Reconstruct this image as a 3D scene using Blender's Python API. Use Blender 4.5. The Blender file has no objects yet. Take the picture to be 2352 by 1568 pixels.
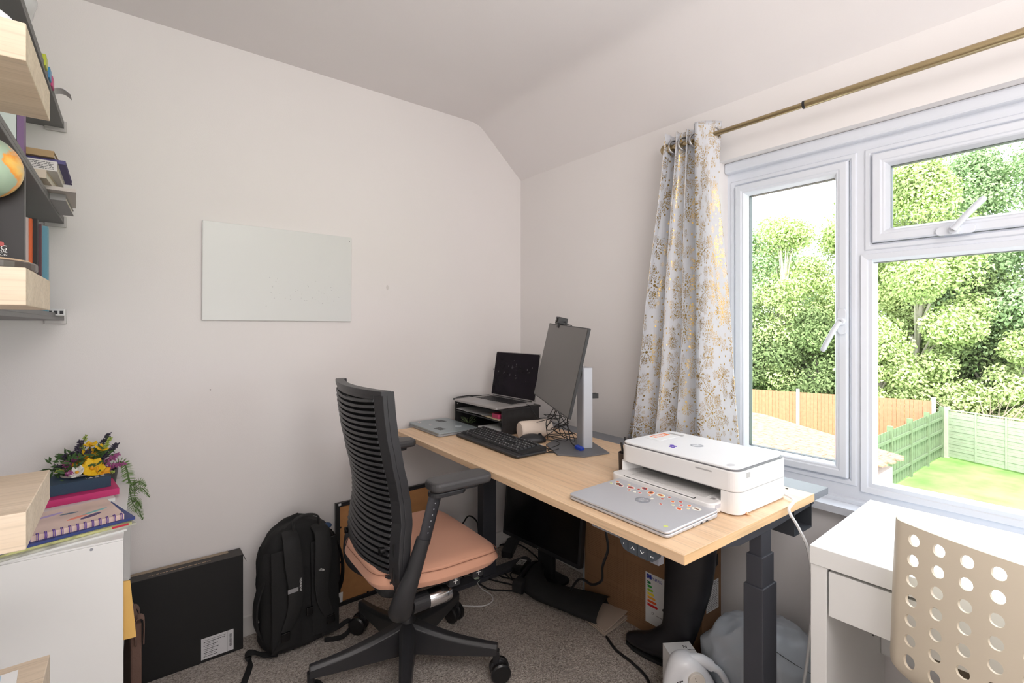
import bpy, bmesh, math, random
from math import sin, cos, tan, pi, radians as rad, atan2, sqrt
from mathutils import Vector, Matrix, noise
C = bpy.context.scene.collection
S = bpy.context.scene
random.seed(7)

# ------------------------------------------------------------------ camera, sky, sun, fill lights, exposure
H = 1.30                       # eye height; the camera stands over the origin
YAW = rad(38.24)
FPX, HOR = 1110.5, 748.0       # focal length and horizon in the 2352 px frame
cam = bpy.data.cameras.new('camera'); camo = bpy.data.objects.new('camera', cam); C.objects.link(camo)
cam.sensor_width = 36; cam.lens = FPX / 2352 * 36
cam.shift_y = -(784 - HOR) / 2352
cam.clip_start = .05; cam.clip_end = 300
camo.location = (0, 0, H); camo.rotation_euler = (pi / 2, 0, -YAW)
S.camera = camo
S.view_settings.view_transform = 'Standard'; S.view_settings.look = 'None'
S.view_settings.gamma = 1; S.view_settings.exposure = 0.03
S.view_settings.use_curve_mapping = False
S.cycles.use_denoising = True
S.cycles.max_bounces = 10; S.cycles.diffuse_bounces = 6; S.cycles.transparent_max_bounces = 12
S.cycles.sample_clamp_indirect = 6; S.cycles.caustics_reflective = False; S.cycles.caustics_refractive = False
w = bpy.data.worlds.new('sky'); S.world = w; w.use_nodes = True
bg = w.node_tree.nodes['Background']; bg.inputs[0].default_value = (.86, .93, 1, 1); bg.inputs[1].default_value = 5.2
sun = bpy.data.lights.new('sun', 'SUN'); sun.energy = 4.5; sun.angle = rad(3); sun.color = (1, .96, .88)
so = bpy.data.objects.new('sun', sun); C.objects.link(so)
so.rotation_euler = Vector((.62, .25, -.85)).to_track_quat('-Z', 'Y').to_euler()
# daylight entering by the window (guides sampling of the sky) and unseen fill lights added behind the camera
pl = bpy.data.lights.new('window_portal', 'AREA'); pl.shape = 'RECTANGLE'; pl.size = 2.6; pl.size_y = 1.25
pl.cycles.is_portal = True
po = bpy.data.objects.new('window_portal', pl); C.objects.link(po)
po.location = (1.99, -.3, 1.33); po.rotation_euler = (0, rad(90), 0)
po.rotation_euler = Vector((-1, 0, 0)).to_track_quat('-Z', 'Y').to_euler()
def area(name, loc, d, sx, sy, e, col):
    l = bpy.data.lights.new(name, 'AREA'); l.shape = 'RECTANGLE'; l.size = sx; l.size_y = sy; l.energy = e; l.color = col
    o = bpy.data.objects.new(name, l); C.objects.link(o); o.location = loc
    o.rotation_euler = Vector(d).to_track_quat('-Z', 'Y').to_euler(); return o
area('ceiling_light_panel', (.35, -.55, 2.36), (-.05, .75, -1), 1.3, 1.1, 27, (1, .965, .95))  # added fill from above, brightens the walls and carpet
area('room_light', (.25, -1.0, 1.15), (-.05, .5, 1), 1.5, 1.0, 29, (1, .965, .95))  # added fill aimed upwards, brightens the ceiling by bounce

# ------------------------------------------------------------------ helpers
def lin(c):
    c = c / 255
    return c / 12.92 if c <= .04045 else ((c + .055) / 1.055) ** 2.4
def RGB(r, g, b): return (lin(r), lin(g), lin(b), 1)
def ray(x, y):
    F = Vector((sin(YAW), cos(YAW), 0)); R = Vector((cos(YAW), -sin(YAW), 0))
    return F + R * ((x - 1176) / FPX) - Vector((0, 0, 1)) * ((y - HOR) / FPX)
def onz(x, y, z): d = ray(x, y); return Vector((0, 0, H)) + d * ((z - H) / d.z)
def onx(x, y, X): d = ray(x, y); return Vector((0, 0, H)) + d * (X / d.x)
def ony(x, y, Y): d = ray(x, y); return Vector((0, 0, H)) + d * (Y / d.y)

MATS = {}
def nodes(name):
    m = bpy.data.materials.new(name); m.use_nodes = True
    nt = m.node_tree; b = nt.nodes['Principled BSDF']
    return m, nt, b
def N(nt, typ, **kw):
    n = nt.nodes.new(typ)
    for k, v in kw.items():
        if k.startswith('i_'):
            key = k[2:]; key = int(key) if key.isdigit() else key
            n.inputs[key].default_value = v
        else: setattr(n, k, v)
    return n
def mth(nt, op, a, b=None, c=None):
    n = nt.nodes.new('ShaderNodeMath'); n.operation = op
    for i, v in enumerate((a, b, c)):
        if v is None: continue
        if isinstance(v, (int, float)): n.inputs[i].default_value = v
        else: nt.links.new(v, n.inputs[i])
    return n.outputs[0]
def mat(name, col, rough=.6, metal=0, var=.04, vscale=6, bump=.0, bscale=200, coat=0, spec=.5, stretch=(1, 1, 1), alpha=None, trans=0, sheen=0):
    """procedural material: base colour with a mild noise variation and an optional noise bump"""
    if name in MATS: return MATS[name]
    m, nt, b = nodes(name); L = nt.links.new
    tc = N(nt, 'ShaderNodeTexCoord'); mp = N(nt, 'ShaderNodeMapping'); mp.inputs['Scale'].default_value = stretch
    L(tc.outputs['Object'], mp.inputs[0])
    nz = N(nt, 'ShaderNodeTexNoise', i_Scale=vscale, i_Detail=4)
    L(mp.outputs[0], nz.inputs['Vector'])
    mx = N(nt, 'ShaderNodeMix', data_type='RGBA')
    mx.inputs['A'].default_value = tuple(max(0, c * (1 - var * 2)) for c in col[:3]) + (1,)
    mx.inputs['B'].default_value = tuple(min(1, c * (1 + var * 2)) for c in col[:3]) + (1,)
    L(nz.outputs[0], mx.inputs['Factor']); L(mx.outputs['Result'], b.inputs['Base Color'])
    b.inputs['Roughness'].default_value = rough; b.inputs['Metallic'].default_value = metal
    b.inputs['Specular IOR Level'].default_value = spec
    if coat: b.inputs['Coat Weight'].default_value = coat
    if sheen: b.inputs['Sheen Weight'].default_value = sheen
    if trans: b.inputs['Transmission Weight'].default_value = trans
    if bump:
        n2 = N(nt, 'ShaderNodeTexNoise', i_Scale=bscale, i_Detail=3); L(mp.outputs[0], n2.inputs['Vector'])
        bp = N(nt, 'ShaderNodeBump', i_Strength=bump, i_Distance=.002); L(n2.outputs[0], bp.inputs['Height']); L(bp.outputs[0], b.inputs['Normal'])
    MATS[name] = m; return m
def wood(name, c1, c2, axis='Y', rough=.45, scale=1, pore=.35):
    if name in MATS: return MATS[name]
    m, nt, b = nodes(name); L = nt.links.new
    tc = N(nt, 'ShaderNodeTexCoord'); mp = N(nt, 'ShaderNodeMapping')
    s = {'Y': (26, 1.3, 26), 'X': (1.3, 26, 26), 'Z': (26, 26, 1.3)}[axis]
    mp.inputs['Scale'].default_value = tuple(v * scale for v in s); L(tc.outputs['Object'], mp.inputs[0])
    n1 = N(nt, 'ShaderNodeTexNoise', i_Scale=1.0, i_Detail=6, i_Roughness=.6, i_Distortion=.4); L(mp.outputs[0], n1.inputs['Vector'])
    mp2 = N(nt, 'ShaderNodeMapping'); mp2.inputs['Scale'].default_value = tuple(v * 7 * scale if v > 5 else v * 4 * scale for v in s); L(tc.outputs['Object'], mp2.inputs[0])
    n2 = N(nt, 'ShaderNodeTexNoise', i_Scale=1.0, i_Detail=3); L(mp2.outputs[0], n2.inputs['Vector'])
    cr = N(nt, 'ShaderNodeValToRGB'); cr.color_ramp.elements[0].position = .3; cr.color_ramp.elements[1].position = .7
    cr.color_ramp.elements[0].color = c1; cr.color_ramp.elements[1].color = c2; L(n1.outputs[0], cr.inputs[0])
    cr2 = N(nt, 'ShaderNodeValToRGB'); cr2.color_ramp.elements[0].position = .32; cr2.color_ramp.elements[1].position = .5
    cr2.color_ramp.elements[0].color = (1 - pore, 1 - pore, 1 - pore, 1); cr2.color_ramp.elements[1].color = (1, 1, 1, 1); L(n2.outputs[0], cr2.inputs[0])
    mx = N(nt, 'ShaderNodeMix', data_type='RGBA', blend_type='MULTIPLY'); mx.inputs['Factor'].default_value = 1
    L(cr.outputs[0], mx.inputs['A']); L(cr2.outputs[0], mx.inputs['B']); L(mx.outputs['Result'], b.inputs['Base Color'])
    b.inputs['Roughness'].default_value = rough
    MATS[name] = m; return m

class MB:
    """collects shapes that become ONE mesh object"""
    def __init__(s): s.v = []; s.f = []; s.uv = None
    def add(s, vs, fs, M=None):
        o = len(s.v); s.v += [(M @ Vector(p)) if M is not None else Vector(p) for p in vs]; s.f += [tuple(i + o for i in f) for f in fs]; return s
    def box(s, x0, x1, y0, y1, z0, z1, M=None):
        return s.add([(x0, y0, z0), (x1, y0, z0), (x1, y1, z0), (x0, y1, z0), (x0, y0, z1), (x1, y0, z1), (x1, y1, z1), (x0, y1, z1)],
                     [(0, 3, 2, 1), (4, 5, 6, 7), (0, 1, 5, 4), (1, 2, 6, 5), (2, 3, 7, 6), (3, 0, 4, 7)], M)
    def prism(s, poly, z0, z1, M=None):
        n = len(poly)
        return s.add([(p[0], p[1], z0) for p in poly] + [(p[0], p[1], z1) for p in poly],
                     [tuple(range(n - 1, -1, -1)), tuple(range(n, 2 * n))] + [(i, (i + 1) % n, n + (i + 1) % n, n + i) for i in range(n)], M)
    def rbox(s, x0, x1, y0, y1, z0, z1, r, M=None, n=5):
        return s.prism(rrect(x0, x1, y0, y1, r, n), z0, z1, M)
    def lathe(s, prof, n=24, M=None, caps=True):
        vs = []; fs = []; k = len(prof)
        for i in range(n):
            a = 2 * pi * i / n
            vs += [(r * cos(a), r * sin(a), z) for r, z in prof]
        for i in range(n):
            j = (i + 1) % n
            for q in range(k - 1): fs.append((i * k + q, j * k + q, j * k + q + 1, i * k + q + 1))
        if caps:
            if prof[0][0] > 1e-6: fs.append(tuple(i * k for i in range(n - 1, -1, -1)))
            if prof[-1][0] > 1e-6: fs.append(tuple(i * k + k - 1 for i in range(n)))
        return s.add(vs, fs, M)
    def cyl(s, p0, p1, r0, r1=None, n=16):
        p0 = Vector(p0); p1 = Vector(p1); r1 = r0 if r1 is None else r1; d = p1 - p0
        q = d.to_track_quat('Z', 'Y').to_matrix().to_4x4(); q.translation = p0
        return s.lathe([(r0, 0), (r1, d.length)], n, q)
    def tube(s, pts, r, n=8, sy=1.0, up=None, closed=False):
        pts = [Vector(p) for p in pts]; m = len(pts); vs = []; fs = []
        rr = r if isinstance(r, (list, tuple)) else [r] * m
        prev = None
        for i, p in enumerate(pts):
            t = (pts[(i + 1) % m] - pts[i - 1]) if closed else (pts[min(i + 1, m - 1)] - pts[max(i - 1, 0)])
            t.normalize()
            if prev is None:
                a = Vector(up) if up else (Vector((0, 0, 1)) if abs(t.z) < .9 else Vector((1, 0, 0)))
            else: a = prev
            a = (a - t * a.dot(t)).normalized(); b = t.cross(a); prev = a
            for k in range(n):
                g = 2 * pi * k / n
                vs.append(p + a * cos(g) * rr[i] + b * sin(g) * rr[i] * sy)
        for i in range(m if closed else m - 1):
            i2 = (i + 1) % m
            for k in range(n): fs.append((i * n + k, i * n + (k + 1) % n, i2 * n + (k + 1) % n, i2 * n + k))
        if not closed: fs += [tuple(range(n - 1, -1, -1)), tuple(range((m - 1) * n, m * n))]
        return s.add(vs, fs)
    def grid(s, nu, nv, f, M=None, flip=False):
        vs = [f(i / nu, j / nv) for j in range(nv + 1) for i in range(nu + 1)]
        fs = [(j * (nu + 1) + i, j * (nu + 1) + i + 1, (j + 1) * (nu + 1) + i + 1, (j + 1) * (nu + 1) + i) for j in range(nv) for i in range(nu)]
        if flip: fs = [f[::-1] for f in fs]
        return s.add(vs, fs, M)
    def slab(s, nu, nv, f, g, M=None):
        """closed solid between two sheets f(u,v) and g(u,v)"""
        W = nu + 1; K = W * (nv + 1)
        vs = [f(i / nu, j / nv) for j in range(nv + 1) for i in range(W)] + [g(i / nu, j / nv) for j in range(nv + 1) for i in range(W)]
        fs = []
        for j in range(nv):
            for i in range(nu):
                a = j * W + i; fs.append((a, a + 1, a + 1 + W, a + W)); fs.append((K + a + W, K + a + 1 + W, K + a + 1, K + a))
        for i in range(nu):
            fs.append((i + 1, i, K + i, K + i + 1)); a = nv * W + i; fs.append((a, a + 1, K + a + 1, K + a))
        for j in range(nv):
            a = j * W; fs.append((a, a + W, K + a + W, K + a)); a = j * W + nu; fs.append((a + W, a, K + a, K + a + W))
        return s.add(vs, fs, M)
    def ell(s, c, rx, ry, rz, nu=20, nv=12, M=None):
        c = Vector(c); vs = [c + Vector((0, 0, -rz))]; fs = []
        for j in range(1, nv):
            b = -pi / 2 + pi * j / nv
            for i in range(nu):
                a = 2 * pi * i / nu; vs.append(c + Vector((rx * cos(b) * cos(a), ry * cos(b) * sin(a), rz * sin(b))))
        vs.append(c + Vector((0, 0, rz))); top = len(vs) - 1
        for i in range(nu):
            i2 = (i + 1) % nu; fs.append((0, 1 + i2, 1 + i))
            for j in range(nv - 2): fs.append((1 + j * nu + i, 1 + j * nu + i2, 1 + (j + 1) * nu + i2, 1 + (j + 1) * nu + i))
            fs.append((1 + (nv - 2) * nu + i, 1 + (nv - 2) * nu + i2, top))
        return s.add(vs, fs, M)
    def build(s, name, material, parent=None, bevel=0, smooth=False, sub=0, solid=0, seg=2, loc=None):
        me = bpy.data.meshes.new(name)
        vs = s.v if loc is None else [p - Vector(loc) for p in s.v]
        me.from_pydata([tuple(p) for p in vs], [], s.f)
        bm = bmesh.new(); bm.from_mesh(me); bmesh.ops.recalc_face_normals(bm, faces=bm.faces); bm.to_mesh(me); bm.free()
        if material: me.materials.append(material)
        o = bpy.data.objects.new(name, me); C.objects.link(o)
        if loc is not None: o.location = loc
        if parent: o.parent = parent
        if solid: md = o.modifiers.new('solid', 'SOLIDIFY'); md.thickness = solid; md.offset = 0
        if bevel: md = o.modifiers.new('bevel', 'BEVEL'); md.width = bevel; md.segments = seg; md.limit_method = 'ANGLE'; md.angle_limit = rad(35)
        if sub: md = o.modifiers.new('sub', 'SUBSURF'); md.levels = sub; md.render_levels = sub
        if smooth or sub or bevel:
            me.shade_smooth() if (smooth or sub) else None
            if smooth and not sub:
                try: me.set_sharp_from_angle(angle=rad(40))
                except Exception: pass
        return o
def rrect(x0, x1, y0, y1, r, n=5):
    out = []
    for cx, cy, a0 in ((x1 - r, y1 - r, 0), (x0 + r, y1 - r, 90), (x0 + r, y0 + r, 180), (x1 - r, y0 + r, 270)):
        for k in range(n + 1):
            a = rad(a0 + 90 * k / n); out.append((cx + r * cos(a), cy + r * sin(a)))
    return out
def circ(cx, cy, r, n=20, ry=None): return [(cx + r * cos(2 * pi * k / n), cy + (ry or r) * sin(2 * pi * k / n)) for k in range(n)]
def T(x=0, y=0, z=0): return Matrix.Translation((x, y, z))
def R(ax, deg): return Matrix.Rotation(rad(deg), 4, ax)
def smooth_path(pts, n=8):
    pts = [Vector(p) for p in pts]; out = []
    P = [pts[0] * 2 - pts[1]] + pts + [pts[-1] * 2 - pts[-2]]
    for i in range(1, len(P) - 2):
        for k in range(n):
            t = k / n; a, b, c, d = P[i - 1], P[i], P[i + 1], P[i + 2]
            out.append(.5 * ((2 * b) + (c - a) * t + (2 * a - 5 * b + 4 * c - d) * t * t + (-a + 3 * b - 3 * c + d) * t ** 3))
    out.append(pts[-1]); return out
def thing(name, label, cat, loc=(0, 0, 0), rotz=0, group=None, rot=None):
    o = bpy.data.objects.new(name, None); C.objects.link(o); o.location = loc
    o.rotation_euler = rot if rot else (0, 0, rad(rotz)); o.empty_display_size = .05
    return tag(o, label, cat, group)
def tag(o, label, cat, group=None):
    o['label'] = label; o['category'] = cat
    if group: o['group'] = group
    return o
def struct(o, label=None, cat=None):
    o['kind'] = 'structure'
    if label: o['label'] = label; o['category'] = cat or o.name.split('_')[0]
    return o
def lettering(name, s, size, material, parent, M, align='CENTER', ext=.0003):
    cu = bpy.data.curves.new(name, 'FONT'); cu.body = s; cu.size = size; cu.extrude = ext; cu.align_x = align; cu.align_y = 'CENTER'; cu.resolution_u = 2
    t = bpy.data.objects.new(name + '_tmp', cu); C.objects.link(t)
    me = bpy.data.meshes.new_from_object(t.evaluated_get(bpy.context.evaluated_depsgraph_get()))
    bpy.data.objects.remove(t); bpy.data.curves.remove(cu)
    me.name = name; me.materials.clear(); me.materials.append(material); me.transform(M)
    o = bpy.data.objects.new(name, me); C.objects.link(o)
    if parent: o.parent = parent
    return o
def dup(o, parent=None):
    c = o.copy(); C.objects.link(c); c.parent = parent
    for ch in [k for k in bpy.data.objects if k.parent == o]: dup(ch, c)
    return c

# ------------------------------------------------------------------ materials
def wallmat(name, col):
    m = mat(name, col, rough=.9, var=.012, vscale=2.5, bump=.12, bscale=320, spec=.25); return m
WALL = wallmat('wall paint', (.80, .772, .762, 1))
CEIL = wallmat('ceiling paint', (.80, .768, .765, 1))
UPVC = mat('white upvc', (.70, .73, .79, 1), rough=.28, var=.01, spec=.5)
WHITE = mat('white satin board', (.80, .80, .79, 1), rough=.35, var=.01)
WHITEP = mat('white plastic', (.80, .79, .78, 1), rough=.4, var=.01)
BLACKP = mat('black plastic', (.018, .018, .02, 1), rough=.42, var=.15, bump=.08, bscale=600)
BLACKG = mat('black gloss', (.006, .006, .007, 1), rough=.22, var=.1)
BLACKM = mat('matte black', (.010, .010, .011, 1), rough=.75, var=.15, bump=.1, bscale=400)
DGREY = mat('dark grey metal', (.045, .047, .058, 1), rough=.5, var=.08, bump=.05, bscale=500)
CHROME = mat('polished metal', (.75, .75, .77, 1), rough=.18, metal=1, var=.02)
STEEL = mat('brushed metal', (.5, .5, .51, 1), rough=.35, metal=1, var=.03)
SILVER = mat('silver laptop shell', (.56, .57, .61, 1), rough=.38, metal=.35, var=.02)
RUBBER = mat('cable rubber', (.012, .012, .013, 1), rough=.5)
PAPER = mat('white paper', (.78, .78, .78, 1), rough=.85, var=.02)
INK = mat('printed ink', (.03, .03, .035, 1), rough=.7)
INKW = mat('white print', (.75, .75, .75, 1), rough=.6)
INKG = mat('grey print', (.32, .33, .36, 1), rough=.5)
OAK = wood('pale oak top', RGB(222, 186, 148), RGB(238, 206, 170), 'Y', rough=.42, pore=.16)
OAKS = wood('washed oak', RGB(196, 176, 152), RGB(218, 200, 178), 'Y', rough=.6, scale=1.3, pore=.22)
OAKX = wood('washed oak end', RGB(200, 181, 158), RGB(222, 205, 185), 'X', rough=.6, scale=1.3, pore=.16)

# ------------------------------------------------------------------ the room
YA, XB, XC, YD, ZC = 2.29, 1.872, -.45, -1.6, 2.455      # far wall, window wall, left wall, wall behind, ceiling
struct(MB().box(XC - .1, 2.15, YD - .1, YA + .1, -.12, 0).build('floor', None), 'grey speckled carpet floor', 'floor')
def carpet():
    m, nt, b = nodes('speckled carpet'); L = nt.links.new
    tc = N(nt, 'ShaderNodeTexCoord')
    v = N(nt, 'ShaderNodeTexVoronoi', i_Scale=230); L(tc.outputs['Object'], v.inputs['Vector'])
    nz = N(nt, 'ShaderNodeTexNoise', i_Scale=120, i_Detail=3); L(tc.outputs['Object'], nz.inputs['Vector'])
    big = N(nt, 'ShaderNodeTexNoise', i_Scale=5, i_Detail=3); L(tc.outputs['Object'], big.inputs['Vector'])
    sp = N(nt, 'ShaderNodeSeparateColor'); L(v.outputs['Color'], sp.inputs[0])
    cr = N(nt, 'ShaderNodeValToRGB'); e = cr.color_ramp.elements
    e[0].position = 0; e[0].color = RGB(128, 119, 112); e[1].position = 1; e[1].color = RGB(244, 236, 228)
    k = e.new(.35); k.color = RGB(182, 172, 164); k = e.new(.7); k.color = RGB(216, 207, 199)
    mixf = mth(nt, 'MULTIPLY_ADD', nz.outputs[0], .6, mth(nt, 'MULTIPLY_ADD', sp.outputs[0], .6, -.12)); L(mixf, cr.inputs[0])
    mx = N(nt, 'ShaderNodeMix', data_type='RGBA', blend_type='MULTIPLY'); mx.inputs['Factor'].default_value = .35
    L(cr.outputs[0], mx.inputs['A']); L(big.outputs[0], mx.inputs['B']); L(mx.outputs['Result'], b.inputs['Base Color'])
    b.inputs['Roughness'].default_value = 1; b.inputs['Specular IOR Level'].default_value = .1
    bp = N(nt, 'ShaderNodeBump', i_Strength=.7, i_Distance=.004); L(mth(nt, 'ADD', nz.outputs[0], v.outputs['Distance']), bp.inputs['Height']); L(bp.outputs[0], b.inputs['Normal'])
    return m
CARPET = carpet(); bpy.data.objects['floor'].data.materials.append(CARPET)
struct(MB().box(XC - .1, XB + .28, YA, YA + .1, 0, 2.62).build('wall_back', WALL), 'white wall with the whiteboard', 'wall')
struct(MB().box(XC - .1, XC, YD, YA, 0, 2.62).build('wall_left', WALL), 'white wall carrying the oak shelves', 'wall')
struct(MB().box(XC - .1, XB + .28, YD - .1, YD, 0, 2.62).build('wall_front', WALL), 'white wall behind the viewer', 'wall')
WY1, WY0, WZ0, WZ1 = 1.02, -1.45, .676, 1.963            # window opening
wr = MB(); XO = XB + .2
wr.box(XB, XO, YD, YA, 0, WZ0); wr.box(XB, XO, YD, YA, WZ1, 2.62); wr.box(XB, XO, WY1, YA, WZ0, WZ1); wr.box(XB, XO, YD, WY0, WZ0, WZ1)
struct(wr.build('wall_right', WALL), 'white wall around the window', 'wall')
# flat ceiling turning with a soft bend into the slope above the window wall
prof = [(XC - .05, ZC)] + [(1.50, ZC)]
for k in range(1, 7):
    t = k / 6; a, b_, c_ = Vector((1.50, ZC)), Vector((1.562, ZC)), Vector((1.60, ZC - .033)); p = a * (1 - t) ** 2 + b_ * 2 * t * (1 - t) + c_ * t * t; prof.append((p.x, p.y))
prof.append((XB + .01, 2.178)); prof += [(XB + .25, 2.178), (XB + .25, 2.7), (XC - .05, 2.7)]
Mx = Matrix(((1, 0, 0, 0), (0, 0, 1, 0), (0, 1, 0, 0), (0, 0, 0, 1)))       # extrude along y
struct(MB().prism(prof, YD - .05, YA + .05, Mx).build('ceiling', CEIL, smooth=True), 'white ceiling sloping down above the window', 'ceiling')
SKIRT = mat('white gloss skirting', (.74, .72, .70, 1), rough=.35, var=.02)
struct(MB().box(XC, XB, YA - .016, YA, 0, .088).build('baseboard_back', SKIRT, bevel=.006), 'white skirting board', 'baseboard')
struct(MB().box(XB - .016, XB, YD, YA - .016, 0, .088).build('baseboard_right', SKIRT, bevel=.006), 'white skirting board below the window', 'baseboard')

# ------------------------------------------------------------------ the window
XF = 1.94
def sweep(mb, y0, y1, z0, z1, prof):
    """profile of (inset, x) swept round a rectangle with mitred corners"""
    n = len(prof); vs = []
    for (sy, sz) in ((0, 0), (1, 0), (1, 1), (0, 1)):
        for ins, x in prof:
            vs.append((x, (y1 - ins) if sy else (y0 + ins), (z1 - ins) if sz else (z0 + ins)))
    fs = []
    for k in range(4):
        k2 = (k + 1) % 4
        for i in range(n): i2 = (i + 1) % n; fs.append((k * n + i, k * n + i2, k2 * n + i2, k2 * n + i))
    mb.add(vs, fs)
yA = onx(1691, 428, XF).y; yB = onx(1952, 369, XF).y; zT = 1.868; zB = .774            # left casement
yC = onx(2003.5, 355.5, XF).y; zC0 = onx(2004, 560, XF).z; zCt = onx(2004, 355.5, XF).z  # top light
yR = -.82
win = struct(thing('window_1', 'white upvc window with a side casement and a top light', 'window', (0, 0, 0)))
FR = [(0, XF + .06), (0, XF), (.012, XF - .001), (.03, XF + .004), (.036, XF + .004)]
mb = MB()
def framebar(y0, y1, z0, z1): mb.box(XF, XF + .06, y0, y1, z0, z1)
zg1 = onx(2003.3, 603, XF + .012).z; zg0 = onx(2003.5, 1112, XF + .012).z; ygl = onx(2003.3, 603, XF + .012).y
framebar(WY0, WY1, zT, 1.921); framebar(WY0, WY1, .712, zB)
framebar(yA, WY1, zB, zT); framebar(yC, yB, zB, zT); framebar(WY0, yR, zB, zT)
framebar(yR, yC, zg1 + .02, zC0)
if zCt < zT: framebar(yR, yC, zCt, zT)
mb.build('window_frame', UPVC, win)
# raised mouldings round each opening
b2 = MB()
sweep(b2, yB - .0, yA + .0, zB, zT, [(-.022, XF + .001), (-.018, XF - .006), (-.006, XF - .006), (0, XF + .002), (0, XF + .02), (-.022, XF + .02)])
sweep(b2, yR, yC, zC0, zCt, [(-.022, XF + .001), (-.018, XF - .006), (-.006, XF - .006), (0, XF + .002), (0, XF + .02), (-.022, XF + .02)])
b2.build('frame_moulding', UPVC, win, bevel=.0015)
b3 = MB(); sweep(b3, yR, ygl + .03, zg0 - .03, zg1 + .03, [(0, XF + .002), (.003, XF - .008), (.02, XF - .004), (.03, XF + .012), (.03, XF + .03), (0, XF + .03)])
b3.build('glazing_bead', UPVC, win, bevel=.001)
SASH = [(.002, XF + .04), (.002, XF - .012), (.006, XF - .018), (.026, XF - .018), (.029, XF - .014)]
def sash(name, y0, y1, z0, z1, gy, gz):
    q = MB(); sweep(q, y0, y1, z0, z1, SASH + [(gy - .012, XF - .014), (gy - .008, XF - .010), (gy, XF + .006), (gy, XF + .04)])
    return q.build(name, UPVC, win, bevel=.0012)
GLASS = bpy.data.materials.new('window glass'); GLASS.use_nodes = True
nt = GLASS.node_tree; nt.nodes.remove(nt.nodes['Principled BSDF'])
tr = N(nt, 'ShaderNodeBsdfTransparent'); tr.inputs[0].default_value = (.96, .98, .97, 1); gl = N(nt, 'ShaderNodeBsdfGlossy'); gl.inputs['Roughness'].default_value = .0
fz = N(nt, 'ShaderNodeFresnel'); fz.inputs[0].default_value = 1.3
mxs = N(nt, 'ShaderNodeMixShader'); nt.links.new(fz.outputs[0], mxs.inputs[0]); nt.links.new(tr.outputs[0], mxs.inputs[1]); nt.links.new(gl.outputs[0], mxs.inputs[2])
nt.links.new(mxs.outputs[0], nt.nodes['Material Output'].inputs[0])
def pane(y0, y1, z0, z1):
    MB().add([(XF + .02, y0, z0), (XF + .02, y1, z0), (XF + .02, y1, z1), (XF + .02, y0, z1)], [(0, 1, 2, 3)]).build('pane', GLASS, win)
    k = MB(); sweep(k, y0, y1, z0, z1, [(0, XF + .012), (.0035, XF + .012), (.0035, XF + .034), (0, XF + .034)])
    k.build('gasket', mat('grey gasket', (.10, .11, .12, 1), rough=.5), win)
s1 = sash('sash', yB, yA, zB, zT, .047, 0); pane(yB + .045, yA - .045, zB + .045, zT - .045)
s2 = sash('sash', yR, yC, zC0, zCt, .047, 0); pane(yR + .045, yC - .045, zC0 + .045, zCt - .045)
pane(yR + .02, ygl + .002, zg0 - .002, zg1 + .002)
pane(WY0, yR - .05, zB, zT)
def handle(M):
    h = MB(); pts = [(y, x) for y, x in rrect(-.016, .016, -.052, .052, .015)]
    h.prism(pts, 0, .012, M); h.lathe([(.013, .012), (.013, .022), (.010, .026)], 16, M)
    p = [(-.010, -.004, .020), (-.008, .03, .026), (0, .075, .032), (.004, .12, .036), (.003, .135, .036)]
    o1 = h.build('window_handle', UPVC, win, bevel=.002)
    g = MB(); q = [M @ Vector((.0, a, b_)) for a, b_ in ((-.012, .028), (.03, .034), (.075, .036), (.12, .038), (.138, .037))]
    g.tube(q, [.012, .011, .010, .011, .008], 10, sy=.6, up=(-1, 0, 0)); g.build('lever', UPVC, o1, smooth=True)
    k = MB(); k.lathe([(.004, .026), (.004, .029)], 12, M); k.build('lock', STEEL, o1)
# basis: local z -> -x (into the room), local y -> along the lever
def hm(y, z, ang):
    u = Vector((0, cos(ang), sin(ang))); n = Vector((-1, 0, 0)); s = u.cross(n)
    return Matrix(((s.x, u.x, n.x, XF - .018), (s.y, u.y, n.y, y), (s.z, u.z, n.z, z), (0, 0, 0, 1)))
p1 = onx(1938, 735, XF - .02); p2 = onx(1890, 805, XF - .05)
def handle2(cx, cy, ex, ey, plate_vertical):
    p = onx(cx, cy, XF - .02); e = onx(ex, ey, XF - .055)
    Mp = hm(p.y, p.z, pi / 2 if plate_vertical else 0)
    h = MB(); h.prism(rrect(-.0135, .0135, -.045, .045, .013), 0, .010, Mp); h.lathe([(.014, .010), (.014, .020), (.011, .024)], 16, Mp)
    o1 = h.build('window_handle', UPVC, win, bevel=.002)
    a = Vector((p.x - .03, p.y, p.z)); q = [a, a.lerp(e, .3) + Vector((-.006, 0, 0)), a.lerp(e, .65) + Vector((-.006, 0, 0)), e]
    MB().tube(smooth_path(q, 5), [.010] + [.0085] * 13 + [.009, .006], 10, sy=1.0).build('lever', UPVC, o1, smooth=True)
    MB().lathe([(.004, .024), (.004, .034)], 12, Mp).build('lock', STEEL, o1)
handle2(1935, 738, 1889, 806, True); handle2(2195, 528, 2263, 452, False)
struct(MB().box(1.842, XF + .055, WY0, WY1, WZ0, .700).box(1.842, XB - .0005, WY1, 1.09, WZ0, .700).box(1.842, XB - .0005, -1.52, WY0, WZ0, .700).box(1.905, XF + .05, WY0, WY1, .7002, .712).build('trim_1', UPVC), 'white window sill', 'trim')
struct(MB().box(XF - .03, XF + .01, WY0, WY1, 1.921, WZ1).build('trim_2', UPVC, bevel=.008), 'white trim strip above the window', 'trim')

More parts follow.
